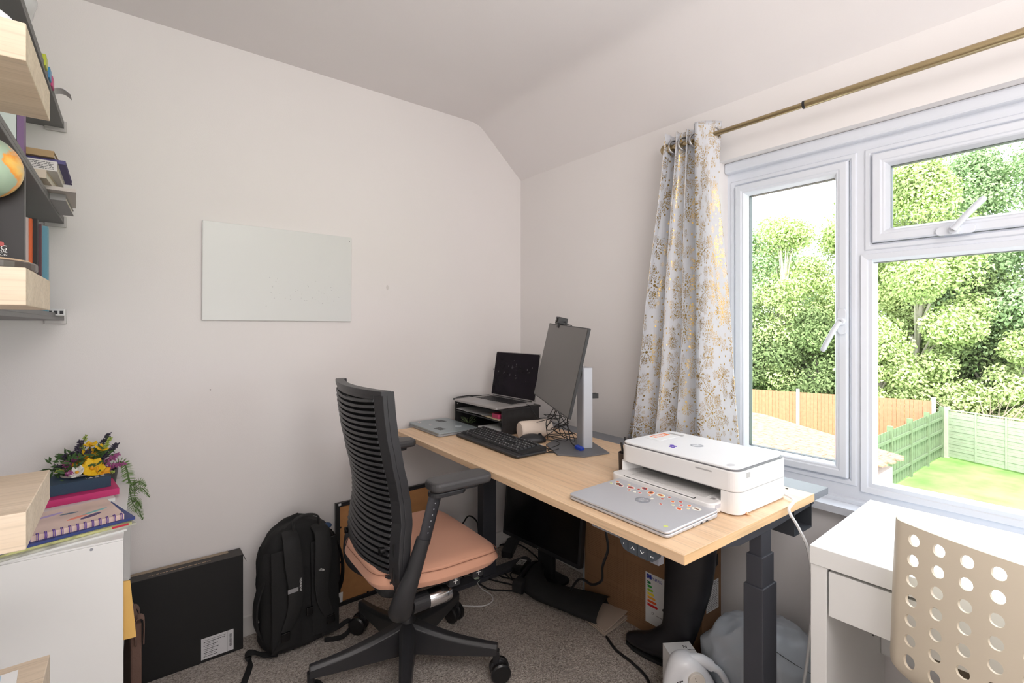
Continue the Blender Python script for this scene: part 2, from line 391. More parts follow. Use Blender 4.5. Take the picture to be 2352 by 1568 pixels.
# ------------------------------------------------------------------ outside: garden, fences, roof, trees
GZ = -3.0
GRASS = mat('mown grass', RGB(134, 170, 96), rough=.95, var=.35, vscale=1.5, bump=.8, bscale=30, spec=.1)
struct(MB().box(2.6, 90, -60, 60, GZ - .3, GZ).build('lawn', GRASS), 'sunlit green lawn below the window', 'lawn')
struct(MB().box(2.2, 11.3, -8, 1.9, GZ, GZ + .03).build('patio', mat('pale paving', (.62, .60, .56, 1), rough=.9, var=.08, vscale=3, bump=.2, bscale=40)), 'pale paved patio next to the lawn', 'path')
def planks(name, c, n, d=(0, 0, 1), gap=.12):
    m, nt, b = nodes(name); L = nt.links.new
    tc = N(nt, 'ShaderNodeTexCoord'); sx = N(nt, 'ShaderNodeSeparateXYZ'); L(tc.outputs['UV'], sx.inputs[0])
    return m
GREENF = mat('green stained timber', RGB(118, 132, 102), rough=.9, var=.16, vscale=9, bump=.3, bscale=50)
REDF = mat('brown stained timber', RGB(186, 126, 98), rough=.9, var=.14, vscale=9, bump=.3, bscale=50)
CONC = mat('pale concrete', RGB(196, 188, 178), rough=.9, var=.06, vscale=9)
def fence(label, a, b_, h, M_, npan, upright, group, posts=True, hz=0, postmat=None, rails=False):
    a = Vector(a); b_ = Vector(b_); L = (b_ - a).length; ang = atan2(b_.y - a.y, b_.x - a.x)
    t = thing('garden_fence', label, 'fence', (a.x, a.y, GZ), math.degrees(ang), group)
    pw = L / npan
    for i in range(npan):
        m = MB(); x0 = i * pw + .05; x1 = (i + 1) * pw - .05
        if upright:
            k = int((x1 - x0) / .11); s = (x1 - x0) / k
            for j in range(k): m.box(x0 + j * s, x0 + (j + 1) * s - .006, -.012 + (j % 2) * .012, .006 + (j % 2) * .012, .05, h - .02)
            for z in (.35, h * .55, h - .3): m.box(x0, x1, .02, .06, z, z + .07); 
            for z in (.35, h * .55, h - .3): m.box(x0, x1, -.05, -.012, z, z + .07) if rails else None
        else:
            k = int(h / .105)
            for j in range(k): m.box(x0, x1, -.02 + .012 * (j % 2), .004 + .012 * (j % 2), .05 + j * .105, .05 + j * .105 + .098)
            for q in range(4): xx = x0 + (x1 - x0) * q / 3; m.box(xx - .02, xx + .02, -.045, -.008, .05, h); m.box(xx - .02, xx + .02, .02, .05, .05, h)
            m.box(x0, x1, -.03, .03, h, h + .03)
        m.build('panel', M_, t)
    if posts:
        for i in range(npan + 1): MB().box(i * pw - .055, i * pw + .055, -.06, .06, 0, h + .1).build('post', postmat or CONC, t)
    return t
fence('faded brown upright board fence seen through the side casement', (18.3, 11.2), (20.7, 3.9), 1.85, REDF, 4, True, None)
fence('green board fence running away from the house to the corner post', (8.9, 4.0), (20.9, 3.74), 1.55, GREENF, 7, True, None, postmat=GREENF, rails=True)
fence('pale green slatted fence along the far end of the lawn', (20.97, 3.62), (15.9, -9.5), 1.55, mat('pale green timber', RGB(160, 167, 145), rough=.9, var=.12, vscale=9, bump=.3, bscale=50), 6, False, None)
# neighbour's extension with a tiled roof under the side casement
ext = thing('neighbour_extension', 'low white extension with a pale tiled roof below the window', 'building', (2.2, 2.05, GZ))
MB().box(0, 6.3, 0, 6.5, 0, 2.30).build('wall', mat('white render', (.74, .72, .69, 1), rough=.9, var=.04, bump=.2, bscale=90), ext)
TILE = mat('weathered roof tile', RGB(172, 124, 100), rough=.9, var=.42, vscale=14, bump=.5, bscale=60)
q = MB(); rows = 34
for j in range(rows):
    x0 = j * .192; zz = lambda y: 3.0 - .57 + .33 * min(1, max(0, (y + .1) / 2.0)) + (6.4 - x0) * .07
    for k in range(44):
        ya_, yb_ = -.12 + k * .153 + (j % 2) * .05, -.12 + (k + 1) * .153 - .008 + (j % 2) * .05; za, zb_ = zz(ya_), zz(yb_)
        q.add([(x0, ya_, za - .02), (x0 + .215, ya_, za - .045), (x0 + .215, yb_, zb_ - .045), (x0, yb_, zb_ - .02), (x0, ya_, za), (x0 + .215, ya_, za - .017), (x0 + .215, yb_, zb_ - .017), (x0, yb_, zb_)],
              [(0, 3, 2, 1), (4, 5, 6, 7), (0, 1, 5, 4), (1, 2, 6, 5), (2, 3, 7, 6), (3, 0, 4, 7)])
q.build('roof', TILE, ext)
# trees
def leafmat(name, c, var):
    m = mat(name, c, rough=.8, var=var, vscale=.9, spec=.15); b = m.node_tree.nodes['Principled BSDF']
    b.inputs['Subsurface Weight'].default_value = 0
    return m
LEAF = [leafmat('bright spring leaf', RGB(186, 200, 136), .3), leafmat('mid green leaf', RGB(160, 182, 134), .3), leafmat('deep green leaf', RGB(122, 138, 90), .3)]
BARK = mat('pale bark', RGB(196, 186, 170), rough=.9, var=.15, vscale=12, bump=.4, bscale=40)
def tree(name, label, x, y, h, rx, li, n, seed, base=.12, size=.066, bare=False):
    rnd = random.Random(seed); t = thing(name, label, 'tree', (x, y, GZ))
    tr = MB(); lean = rnd.uniform(-.5, .5)
    trunk = smooth_path([(0, 0, 0), (lean * .4, .1, h * .3), (lean, -.15, h * .6), (lean * .7, .1, h * .93)], 5)
    tr.tube(trunk, [.14 * (1 - .8 * i / len(trunk)) for i in range(len(trunk))], 8)
    blobs = []
    nb = 36
    for i in range(nb):
        f = rnd.uniform(base, .97); a = rnd.uniform(0, 2 * pi); rr = rx * (sin(pi * min(1, f * .85 + .18)) ** .6) * rnd.uniform(.35, .85)
        c = Vector((cos(a) * rr, sin(a) * rr, f * h)); s0 = trunk[int(min(.8, f * .7) * (len(trunk) - 1))]
        tr.tube(smooth_path([s0, s0.lerp(c, .5) + Vector((0, 0, .3)), c], 4), [.05, .045, .04, .035, .03, .025, .02, .015, .01], 5)
        blobs.append((c, rx * rnd.uniform(.30, .52)))
    tr.build('trunk', BARK, t, smooth=True)
    v = []; f = []
    for i in range(int(n * 3.9)):
        c, r = blobs[rnd.randrange(nb)]
        d = Vector((rnd.gauss(0, 1), rnd.gauss(0, 1), rnd.gauss(0, 1))).normalized() * r * (rnd.random() ** .55)
        d.z *= .8
        p = c + d
        if p.z < .15: continue
        nrm = (d.normalized() * .6 + Vector((rnd.uniform(-1, 1), rnd.uniform(-1, 1), rnd.uniform(-.2, 1)))).normalized()
        a = nrm.orthogonal().normalized(); b_ = nrm.cross(a); g = rnd.uniform(0, 2 * pi); a, b_ = a * cos(g) + b_ * sin(g), b_ * cos(g) - a * sin(g)
        s = size * rnd.uniform(.6, 1.3); k = len(v)
        v += [p - a * s, p + b_ * s * .55, p + a * s, p - b_ * s * .55 + nrm * s * .15]; f.append((k, k + 1, k + 2, k + 3))
    m = MB(); m.v = v; m.f = f
    me = bpy.data.meshes.new('foliage'); me.from_pydata([tuple(p) for p in v], [], f); me.materials.append(LEAF[li])
    o = bpy.data.objects.new('foliage', me); C.objects.link(o); o.parent = t
    return t
TR = [('birch_tree', 'slender tree with pale trunk behind the side casement', 23.5, 9.7, 9.4, 2.1, 0, 9000),
      ('bushy_tree', 'bushy mid green tree at the curtain side of the casement', 24, 11.6, 8.8, 2.7, 1, 9000),
      ('bushy_tree', 'dark shrub like tree low behind the brown fence near the curtain', 22.4, 10.9, 4.9, 2.0, 2, 9000),
      ('bushy_tree', 'low dark green tree behind the brown fence near the window handle', 22.6, 8.2, 4.7, 1.9, 2, 9000),
      ('maple_tree', 'tall yellow green tree with pale trunk behind the fence corner', 24.0, 5.0, 11.0, 2.3, 0, 16000),
      ('maple_tree', 'tall pale green tree half hidden by the upright between the panes', 25.0, 7.4, 10.5, 2.2, 0, 11000),
      ('maple_tree', 'low yellow green tree hanging over the green fence', 22.2, 5.8, 4.4, 1.4, 0, 7000),
      ('broad_tree', 'broad mid green tree filling the middle of the large pane', 27, 4.1, 11.6, 2.6, 1, 15000),
      ('broad_tree', 'dark green tree behind the bare twiggy bush', 25.8, 3.2, 6.2, 2.1, 2, 13000),
      ('broad_tree', 'tall mid green tree at the outer edge of the large pane', 26.4, 1.6, 11.0, 2.6, 1, 14000),
      ('broad_tree', 'pale leafy low tree rising beside the bare twiggy bush', 23.8, 2.2, 3.9, 1.1, 0, 6000),
      ('broad_tree', 'deep green tree furthest behind, showing between the maples', 30, 6.6, 9.4, 3.2, 2, 11000),
      ('broad_tree', 'deep green tree behind the slender pale trunk', 29.5, 12.3, 8.6, 3.8, 1, 12000),
      ('broad_tree', 'mid green tree beyond the pale green fence, past the last twigs', 26.5, -2.6, 8.5, 3.0, 1, 6000),
      ('broad_tree', 'deep green tree beyond the pale green fence, well along the lawn', 26.0, -7.6, 9.0, 3.2, 2, 6000),
      ('broad_tree', 'mid green tree hidden beyond the curtain side of the casement', 25.0, 16.5, 8.8, 3.2, 1, 6000)]
for i, a in enumerate(TR): tree(*a, 100 + i)
rnd = random.Random(5); tw = MB()
for i in range(150):
    a = rnd.uniform(0, 2 * pi); e = rnd.uniform(.3, 1.3); l = rnd.uniform(1.2, 2.5); o_ = Vector((rnd.uniform(-.4, .4), rnd.uniform(-.5, .5), 0))
    d = Vector((cos(a) * cos(e), sin(a) * cos(e) * 1.3, sin(e))) * l
    tw.tube([o_, o_ + d * .5 + Vector((0, 0, .12)), o_ + d + Vector((rnd.uniform(-.2, .2), rnd.uniform(-.2, .2), -.05))], [.022, .015, .007], 4)
tag(tw.build('twiggy_bush', mat('bare twigs', RGB(186, 164, 150), rough=.9, var=.1)), 'bare pinkish twiggy bush behind the pale green fence', 'bush')
bpy.data.objects['twiggy_bush'].location = (22.8, 2.9, GZ)

# ------------------------------------------------------------------ sit-stand desk and what stands on it
ZD = .793
DX, DY, DR = .9591, .6031, -1.82
def dk(x, y, z=0):                                   # desk coordinates -> room
    a = rad(DR); return Vector((DX + x * cos(a) - y * sin(a), DY + x * sin(a) + y * cos(a), z))
def indesk(p):
    a = rad(-DR); dx, dy = p[0] - DX, p[1] - DY; return Vector((dx * cos(a) - dy * sin(a), dx * sin(a) + dy * cos(a), p[2]))
desk = thing('standing_desk', 'pale oak topped sit-stand desk on charcoal telescopic legs', 'desk', (DX, DY, 0), DR)
MB().box(0, .662, 0, 1.6, ZD - .0225, ZD).build('desktop', OAK, desk, bevel=.0012)
MB().box(.0006, .6614, -.0007, -.0001, ZD - .0222, ZD - .0003).build('edge_band', wood('oak edge band', RGB(214, 172, 124), RGB(234, 198, 152), 'X', pore=.18), desk)
fl = MB(); fl.box(.6635, .765, 0, 1.6, ZD - .022, ZD - .001); fl.build('cable_flap', mat('grey powder coated metal', (.17, .18, .20, 1), rough=.45, var=.05, bump=.05, bscale=700), desk, bevel=.001)
for y0 in (.045, 1.45):
    m = MB(); ya = y0 - .012; Mz = Matrix(((1, 0, 0, 0), (0, 0, 1, 0), (0, 1, 0, 0), (0, 0, 0, 1)))
    m.prism([(.10, .7695), (.10, .760), (.30, .722), (.50, .722), (.745, .735), (.745, .7695)], ya, ya + .06, Mz); m.build('side_bracket', DGREY, desk, bevel=.002)
    lx = .402; yy = y0 - .02
    def col(i, z0, z1): return MB().box(lx + i, lx + .080 - i, yy + i * .8, yy + .056 - i * .8, z0, z1)
    l = col(0, .02, .574).build('leg', DGREY, desk, bevel=.003)
    col(.0065, .55, .658).build('middle_tube', DGREY, l, bevel=.002); col(.013, .62, .73).build('inner_tube', DGREY, l, bevel=.002)
    MB().rbox(.06, .72, yy - .005, yy + .061, 0, .022, .02).build('foot', DGREY, desk, bevel=.003)
MB().box(.33, .37, .09, 1.45, .735, .768).box(.54, .58, .09, 1.45, .735, .768).build('crossbeam', DGREY, desk, bevel=.002)
m = MB(); m.box(.600, .602, .03, 1.5, .672, .765).box(.718, .720, .03, 1.5, .672, .765).box(.600, .720, .03, 1.5, .668, .672)
m.build('cable_tray', mat('dark tray metal', (.05, .055, .065, 1), rough=.6, var=.2, bump=.3, bscale=150), desk)
m = MB(); m.box(.03, .05, .09, .115, .725, .769).box(.02, .09, .09, .30, .755, .7695); m.build('bracket_lug', mat('light grey metal', (.25, .25, .28, 1), rough=.5), desk)
# height controller under the front edge
kp = [indesk(onz(px, py, .76)) for px, py in ((1418, 1238), (1507, 1282))]
kc = indesk(ony(1418, 1240, 1) * 0 + onx(1418, 1238, .962)); kc2 = indesk(onx(1507, 1278, .962)); ym, yM = kc2.y, kc.y
kb = MB(); yc = (ym + yM) / 2; hw = (yM - ym) / 2
Mk = Matrix(((0, 0, 1, 0), (1, 0, 0, yc), (0, 1, 0, 0), (0, 0, 0, 1)))        # (y, z) outline extruded along x
out = [(-hw, .770), (hw, .770), (hw - .004, .752), (hw - .014, .742), (hw - .03, .739), (-hw + .03, .739), (-hw + .014, .742), (-hw + .004, .752)]
kb.prism(out, .004, .024, Mk); ctl = kb.build('control_panel', mat('slate grey plastic', (.055, .065, .08, 1), rough=.5, var=.1), desk, bevel=.0015)
for i in range(1, 4): MB().box(.003, .005, yc - hw + i * hw / 2 - .0006, yc - hw + i * hw / 2 + .0006, .740, .769).build('button_gap', BLACKM, ctl)
def yz(txt, y, z, size, M_=INKW, rot=0):
    return lettering('symbol', txt, size, M_, ctl, T(.0035, y, z) @ Matrix(((0, 0, -1, 0), (-1, 0, 0, 0), (0, 1, 0, 0), (0, 0, 0, 1))) @ R('Z', rot), ext=.0002)
sp_ = hw / 2
MB().cyl((.0035, yc + 1.5 * sp_, .756), (.0042, yc + 1.5 * sp_, .756), .0016, n=10).build('symbol', INKW, ctl)
for s_ in (-.003, .003): MB().cyl((.0035, yc - 1.5 * sp_ + s_, .754), (.0042, yc - 1.5 * sp_ + s_, .754), .0016, n=10).build('symbol', INKW, ctl)
for cy, sgn in ((yc + .5 * sp_, 1), (yc - .5 * sp_, -1)):
    q = MB()
    for sd in (-1, 1): q.tube([(.0036, cy + sd * .0055, .7545 - sgn * .003), (.0036, cy, .7545 + sgn * .003)], .0008, 6)
    q.build('symbol', INKW, ctl)

# grey laptop with stickers at the far end of the desk
def closed_laptop(name, label, c, ang, w_, d_, t_, m_, mlow):
    lp = thing(name, label, 'laptop', (c.x, c.y, ZD), ang)
    MB().rbox(-d_ / 2, d_ / 2, -w_ / 2, w_ / 2, .0015, t_ * .55, .012).build('base', mlow, lp, bevel=.0015)
    MB().rbox(-d_ / 2, d_ / 2, -w_ / 2, w_ / 2, t_ * .60, t_, .012).build('lid', m_, lp, bevel=.0016)
    MB().box(-d_ / 2 + .004, d_ / 2 - .003, -w_ / 2 + .005, w_ / 2 - .005, t_ * .5, t_ * .65).build('gap', BLACKM, lp)
    for sx in (-1, 1): MB().box(sx * d_ * .35 - .01, sx * d_ * .35 + .01, -w_ * .38, w_ * .38, 0, .002).build('rubber_foot', BLACKM, lp)
    return lp
def hp_logo(parent, M, r, dark, light):
    """round badge with the two slanted letters"""
    MB().prism(circ(0, 0, r, 36), 0, .0004, M).build('badge', dark, parent)
    q = MB(); z0, z1 = .0004, .0007; sl = .30
    def bar(x, y0, y1, wd=.13): q.prism([(r * (x + sl * y0), r * y0), (r * (x + wd + sl * y0), r * y0), (r * (x + wd + sl * y1), r * y1), (r * (x + sl * y1), r * y1)], z0, z1, M)
    def hor(x, y, l, wd=.11): q.prism([(r * (x + sl * y), r * y), (r * (x + l + sl * y), r * y), (r * (x + l + sl * (y + wd)), r * (y + wd)), (r * (x + sl * (y + wd)), r * (y + wd))], z0, z1, M)
    bar(-.52, -.5, .95); bar(-.22, -.5, .36); hor(-.52, .30, .40)
    bar(.08, -.95, .36); bar(.40, -.42, .36); hor(.08, .30, .45); hor(.08, -.5, .45)
    q.build('badge_letters', light, parent)
BLUEG = mat('blue grey laptop shell', (.33, .38, .40, 1), rough=.35, metal=.3, var=.03)
c1 = onz(1018, 985, ZD)
lp1 = closed_laptop('laptop', 'closed blue-grey laptop with square stickers at the wall end of the desk', Vector((1.207, 2.085, 0)), DR + .4, .318, .215, .019, BLUEG, mat('laptop underside', (.30, .31, .33, 1), rough=.5))
hp_logo(lp1, T(.045, -.075, .0191) @ R('Z', -100), .017, mat('pale badge', (.62, .66, .68, 1), rough=.3), BLUEG)
DKS = mat('dark sticker print', (.06, .06, .06, 1), rough=.6)
for (sx, sy, ang) in ((.04, .09, 8), (-.055, -.075, 8)):
    q = MB(); Ms = T(sx, sy, .0191) @ R('Z', ang); q.prism(rrect(-.018, .018, -.027, .027, .001), 0, .0003, Ms); st = q.build('sticker', DKS, lp1)
    q = MB(); rr = random.Random(int(sx * 1000) + 50)
    for i in range(9):
        for j in range(13):
            if rr.random() < .45: q.box(-.0155 + i * .0035, -.0130 + i * .0035, -.0235 + j * .0036, -.021 + j * .0036, .0003, .0005, Ms)
    q.build('sticker_print', mat('grey sticker tone', (.25, .27, .28, 1), rough=.6), st)
for (sx, sy, l) in ((-.065, .125, .03), (-.05, .03, .022)):
    q = MB(); q.prism(rrect(-.006, .006, -l / 2, l / 2, .003), 0, .0003, T(sx, sy, .0191)); q.build('sticker', PAPER, lp1)
    q = MB(); q.prism(rrect(-.002, .002, -l / 3, l / 4, .001), .0003, .0005, T(sx, sy, .0191)); q.build('sticker_print', mat('red print', (.4, .08, .08, 1)), lp1)

# black stationery organiser with the open laptop on top
ORG = mat('black woodgrain board', (.020, .019, .020, 1), rough=.5, var=.4, vscale=30, bump=.15, bscale=80, stretch=(1, .1, 1))
oc = Vector((1.34, 1.771, ZD)); org = thing('desk_organiser', 'black two-tier desk organiser standing under the open laptop', 'organiser', oc, -1.0)
OW, OD, OH = .432, .225, .124
MB().box(-.004, OD, -.006, OW + .006, OH - .010, OH).build('top', ORG, org, bevel=.0008)
for y in (0, OW - .010): MB().box(0, OD - .004, y, y + .010, 0, OH - .010).build('side_panel', ORG, org, bevel=.0006)
MB().box(.003, OD - .004, .010, OW - .010, .058, .064).build('shelf', ORG, org); MB().box(.003, OD - .004, .010, OW - .010, 0, .006).build('base', ORG, org)
MB().box(OD - .008, OD - .004, .010, OW - .010, .006, OH - .010).build('back_panel', ORG, org)
for z in (.10,): MB().cyl((-.0005, OW - .03, z), (.004, OW - .03, z), .003, n=10).build('screw', STEEL, org)
def at_org(x, y, z): a = rad(-1.0); return Vector((oc.x + x * cos(a) - y * sin(a), oc.y + x * sin(a) + y * cos(a), oc.z + z))
def wavy(nu, nv, x0, x1, y0, y1, z, amp, seed):
    f = lambda u, v: (x0 + (x1 - x0) * u, y0 + (y1 - y0) * v, z + amp * (1 + noise.noise(Vector((u * 2, v * 2, seed)))))
    return f
q = MB(); f = wavy(12, 12, .0, .19, .14, .42, .0642, .006, 3.1); q.slab(12, 12, f, lambda u, v: (Vector(f(u, v)) + Vector((0, 0, .001))).to_tuple())
pp = q.build('paper_sheet', PAPER, None, smooth=True); pp.location = oc; pp.rotation_euler.z = rad(-1); tag(pp, 'loose white paper sheets on the upper tier of the black organiser', 'paper')
q = MB(); q.rbox(.0, .15, .035, .20, .0645, .0725, .01); nb = q.build('notebook', mat('cream cover', RGB(222, 205, 170), rough=.6), None, bevel=.001); nb.location = oc; nb.rotation_euler.z = rad(-5)
tag(nb, 'cream notebook on the upper tier of the black organiser', 'notebook')
q = MB(); q.rbox(.0, .05, .03, .085, .0735, .095, .004); nb = q.build('eraser_box', mat('bright pink', (.55, .05, .14, 1), rough=.5), None, bevel=.001); nb.location = oc; nb.rotation_euler.z = rad(-1)
tag(nb, 'small bright pink box inside the black organiser', 'box')
for i, (y0, y1, zz, h_, lab) in enumerate(((.02, .16, .0065, .012, 'white boxed pad on the lowest tier of the black organiser'), (.12, .21, .0065, .006, 'thin white booklet beside the boxed pad in the black organiser'))):
    q = MB(); q.box(.0, .14, y0, y1 if i == 0 else y1, zz, zz + h_); nb = q.build('paper_pad', PAPER, None, bevel=.0008); nb.location = oc; nb.rotation_euler.z = rad(-1 - i); tag(nb, lab, 'paper')
q = MB(); rr = random.Random(3)
for i in range(26):
    a = rr.uniform(0, 2 * pi); p0 = Vector((.03, .33, .008)); pts = [p0]
    for k in range(3): pts.append(pts[-1] + Vector((cos(a) * .012, sin(a) * .022, rr.uniform(-.002, .018)))); a += rr.uniform(-1, 1)
    pts = [Vector((max(.012, min(.18, p.x)), max(.02, min(.41, p.y)), max(.008, min(.054, p.z)))) for p in pts]
    q.tube(pts, .0009, 4)
nb = q.build('plastic_sprig', mat('dull green plastic', (.10, .14, .06, 1), rough=.5), None); nb.location = oc; tag(nb, 'small tangled green plastic sprig inside the organiser', 'decoration')

mac = thing('laptop', 'open silver laptop with black screen on the black organiser', 'laptop', (1.29, 1.935, ZD + OH), 1.4)
GREYM = mat('space grey metal', (.40, .385, .38, 1), rough=.42, metal=.45, var=.03)
MB().rbox(0, .235, -.175, .175, .002, .0125, .010).build('base', GREYM, mac, bevel=.0018)
MB().box(.115, .215, -.145, .145, .0123, .0129).build('keyboard_well', BLACKM, mac)
q = MB()
for r_ in range(6):
    for k in range(14): q.box(.118 + r_ * .0165, .118 + r_ * .0165 + .0135, -.142 + k * .0205, -.142 + k * .0205 + .0178, .0129, .0136)
q.build('keys', BLACKP, mac)
MB().box(.018, .104, -.06, .06, .0125, .0128).build('trackpad', mat('trackpad grey', (.36, .36, .37, 1), rough=.3, metal=.6), mac)
for sx in (.03, .2):
    for sy in (-.14, .14): MB().cyl((sx, sy, 0), (sx, sy, .003), .006, n=10).build('rubber_foot', BLACKM, mac)
tl = rad(9.5); Ml = T(.238, 0, .012) @ Matrix.Rotation(tl, 4, 'Y')
l = MB(); l.prism([(p[0], p[1]) for p in rrect(.002, .236, -.175, .175, .009)], -.0, .005, Ml @ Matrix(((0, 0, 1, 0), (0, 1, 0, 0), (1, 0, 0, 0), (0, 0, 0, 1))))
lid = l.build('lid', GREYM, mac, bevel=.001)
s_ = MB(); s_.prism(rrect(.008, .232, -.171, .171, .006), -.0012, .0, Ml @ Matrix(((0, 0, 1, 0), (0, 1, 0, 0), (1, 0, 0, 0), (0, 0, 0, 1))))
scr = mat('dusty black screen', (.008, .005, .010, 1), rough=.10, var=.4, vscale=18, spec=.12); s_.build('screen', scr, lid)
q = MB(); rr = random.Random(11)
for i in range(22):
    y = rr.gauss(-.02, .06); z = .14 + rr.gauss(0, .035); q.prism(circ(z, y, rr.uniform(.0012, .006), 9, rr.uniform(.0012, .005)), -.0016, -.0013, Ml @ Matrix(((0, 0, 1, 0), (0, 1, 0, 0), (1, 0, 0, 0), (0, 0, 0, 1))))
q.build('smudges', mat('greasy smudge', (.035, .034, .04, 1), rough=.5), lid)
MB().box(.232, .240, -.15, .15, .006, .016).build('hinge', BLACKP, mac)
ch = MB(); p0 = Vector((1.50, 1.77, ZD + OH + .008))
ch.tube(smooth_path([p0 + Vector((-.02, -.005, 0)), p0 + Vector((-.02, -.035, -.008)), (1.50, 1.70, .86), (1.535, 1.62, .815), (1.52, 1.55, .80)], 6), .0022, 6)
tag(ch.build('charging_cable', RUBBER, smooth=True), 'thin black charging cable dropping from the open laptop', 'cable')
ch = MB(); ch.tube(smooth_path([(1.42, 2.115, ZD + OH + .008), (1.41, 2.16, ZD + OH + .012), (1.36, 2.20, ZD + OH + .004), (1.46, 2.205, ZD + OH + .003), (1.50, 2.17, ZD + OH + .004)], 6), .0022, 6)
tag(ch.build('charging_cable', RUBBER, smooth=True), 'black cable looping behind the open laptop at the wall side', 'cable')

# external monitor, webcam
mon = thing('computer_monitor', 'grey desktop monitor turned away and tilted back on a silver stand', 'monitor', (1.487, 1.398, ZD), 153.8 - 0)
MC = Vector((1.3563, 1.4228, 1.1409))
yw, ti, ro = rad(153.8), rad(12.3), rad(-2.46)
n_ = Vector((cos(yw) * cos(ti), sin(yw) * cos(ti), sin(ti))); u_ = Vector((-sin(yw), cos(yw), 0)); v_ = n_.cross(u_)
u2 = u_ * cos(ro) + v_ * sin(ro); v2 = v_ * cos(ro) - u_ * sin(ro)
MW = Matrix(((u2.x, v2.x, n_.x, MC.x), (u2.y, v2.y, n_.y, MC.y), (u2.z, v2.z, n_.z, MC.z), (0, 0, 0, 1)))
MI = (T(1.487, 1.398, ZD) @ R('Z', 153.8)).inverted() @ MW
MB().rbox(-.25, .25, -.165, .165, -.011, 0, .003, MI).build('screen_housing', BLACKP, mon, bevel=.001)
MB().box(-.246, .246, -.161, .161, 0, .0006, MI).build('screen', mat('matte grey screen', (.10, .092, .088, 1), rough=.28, var=.05, bump=.04, bscale=900, spec=.7), mon)
MB().rbox(-.15, .15, -.11, .11, -.045, -.010, .02, MI).build('rear_cover', mat('silver plastic', (.50, .51, .55, 1), rough=.4), mon, bevel=.006)
ALU = mat('matt silver plastic', (.50, .52, .57, 1), rough=.42, metal=.25)
def pst(lx0, lx1, ly0, ly1, z0, z1): return MB().box(lx0, lx1, ly0, ly1, z0, z1)
pp = MB(); pp.prism([(-.020, -.040), (.016, -.040), (.022, -.034), (.022, .034), (.016, .040), (-.020, .040)], .006, .335)
pp.build('stand_post', ALU, mon, bevel=.002)
MB().cyl((.02, 0, .315), (.055, 0, .325), .03, n=20).build('tilt_joint', BLACKP, mon)
MB().prism([(-.06, -.12), (.09, -.14), (.15, -.06), (.15, .10), (.06, .15), (-.06, .12)], 0, .006).build('stand_base', mat('charcoal plate', (.13, .13, .14, 1), rough=.5, var=.1), mon, bevel=.0015)
q = MB(); q.box(-.052, -.020, -.012, -.008, .205, .225).box(-.052, -.020, .012, .016, .205, .225).box(-.056, -.050, -.012, .016, .205, .225); q.build('cable_clip', BLACKP, mon, bevel=.001)
wc = thing('webcam', 'small black webcam clipped on top of the tilted monitor', 'webcam', MC)
WM = T(*(-MC)) @ MW
MB().rbox(-.127, -.085, .166, .196, -.03, .012, .004, WM).build('camera_body', BLACKP, wc, bevel=.002)
MB().lathe([(.009, 0), (.009, .003), (.006, .003)], 16, WM @ T(-.106, .182, .012)).build('lens', BLACKG, wc)
MB().box(-.112, -.094, .150, .168, .0012, .005, WM).build('clip', BLACKP, wc)
q = MB(); q.tube([WM @ Vector(p) for p in smooth_path([(-.085, .178, -.015), (-.06, .180, -.012), (-.03, .170, -.006), (.0, .169, -.006), (.03, .168, -.012)], 5)], .002, 6); q.build('lead', RUBBER, wc)

# keyboard, mouse
kbd = thing('keyboard', 'black full-size computer keyboard on the desk', 'keyboard', (1.240, 1.662, ZD), -2.5)
def ktop(x): return .016 + (x + .07) * .09
q = MB(); f = lambda u, v: (-.078 + .152 * u, -.238 + .476 * v, .002)
q.prism(rrect(-.083, .074, -.238, .238, .016), .002, .014); q.build('case', BLACKP, kbd, bevel=.005, seg=3)
q = MB(); q.prism([(-.055, .012), (.070, .012), (.070, .026), (-.055, .016)], -.232, .232, Matrix(((1, 0, 0, 0), (0, 0, 1, 0), (0, 1, 0, 0), (0, 0, 0, 1)))); q.build('key_bed', BLACKM, kbd)
q = MB(); lt = MB(); rr = random.Random(2)
rows = [(-.052, .0185), (-.033, .0185), (-.014, .0185), (.005, .0185), (.024, .0185), (.050, .014)]
KEYC = mat('key plastic', (.026, .026, .028, 1), rough=.45)
for ri, (x, d_) in enumerate(rows):
    y = .226
    segs = [('m', 15), ('g', .008), ('n', 3), ('g', .008), ('n', 4)]
    for typ, cnt in segs:
        if typ == 'g': y -= cnt; continue
        if typ == 'm':
            if ri == 0: ws = [.024, .024, .024, .105, .024, .024, .024, .024]
            else: ws = [.026] + [.0187] * 12 + [.0230]
            if ri == 5: ws = [.0187] * 14
        else: ws = [.0187] * cnt
        tot = sum(ws); lim = {15: .2750, 3: .0561, 4: .0748}[cnt]; sc = lim / tot
        for wd in ws:
            wd *= sc; z = .016 + (x + .055) * .085
            if typ == 'n' and cnt == 3 and ri == 2: y -= wd; continue
            q.add([(x + .0012, y - wd + .0008, z - .004), (x + d_ - .0012, y - wd + .0008, z - .003), (x + d_ - .0012, y - .0008, z - .003), (x + .0012, y - .0008, z - .004),
                   (x + .003, y - wd + .0025, z + .006), (x + d_ - .003, y - wd + .0025, z + .0072), (x + d_ - .003, y - .0025, z + .0072), (x + .003, y - .0025, z + .006)],
                  [(0, 3, 2, 1), (4, 5, 6, 7), (0, 1, 5, 4), (1, 2, 6, 5), (2, 3, 7, 6), (3, 0, 4, 7)])
            if wd < .03: lt.box(x + .009, x + .0125, y - .007, y - .0045, z + .0067, z + .0071)
            y -= wd
q.build('keys', KEYC, kbd); lt.build('key_legends', INKW, kbd)
MB().box(.068, .0700, -.215, -.19, .0262, .0266).build('brand_mark', INKW, kbd)
ms = thing('computer_mouse', 'black cabled mouse between the keyboard and the monitor stand', 'mouse', (1.375, 1.600, ZD), -40)
q = MB(); q.ell((0, 0, .010), .060, .034, .027, 24, 14); 
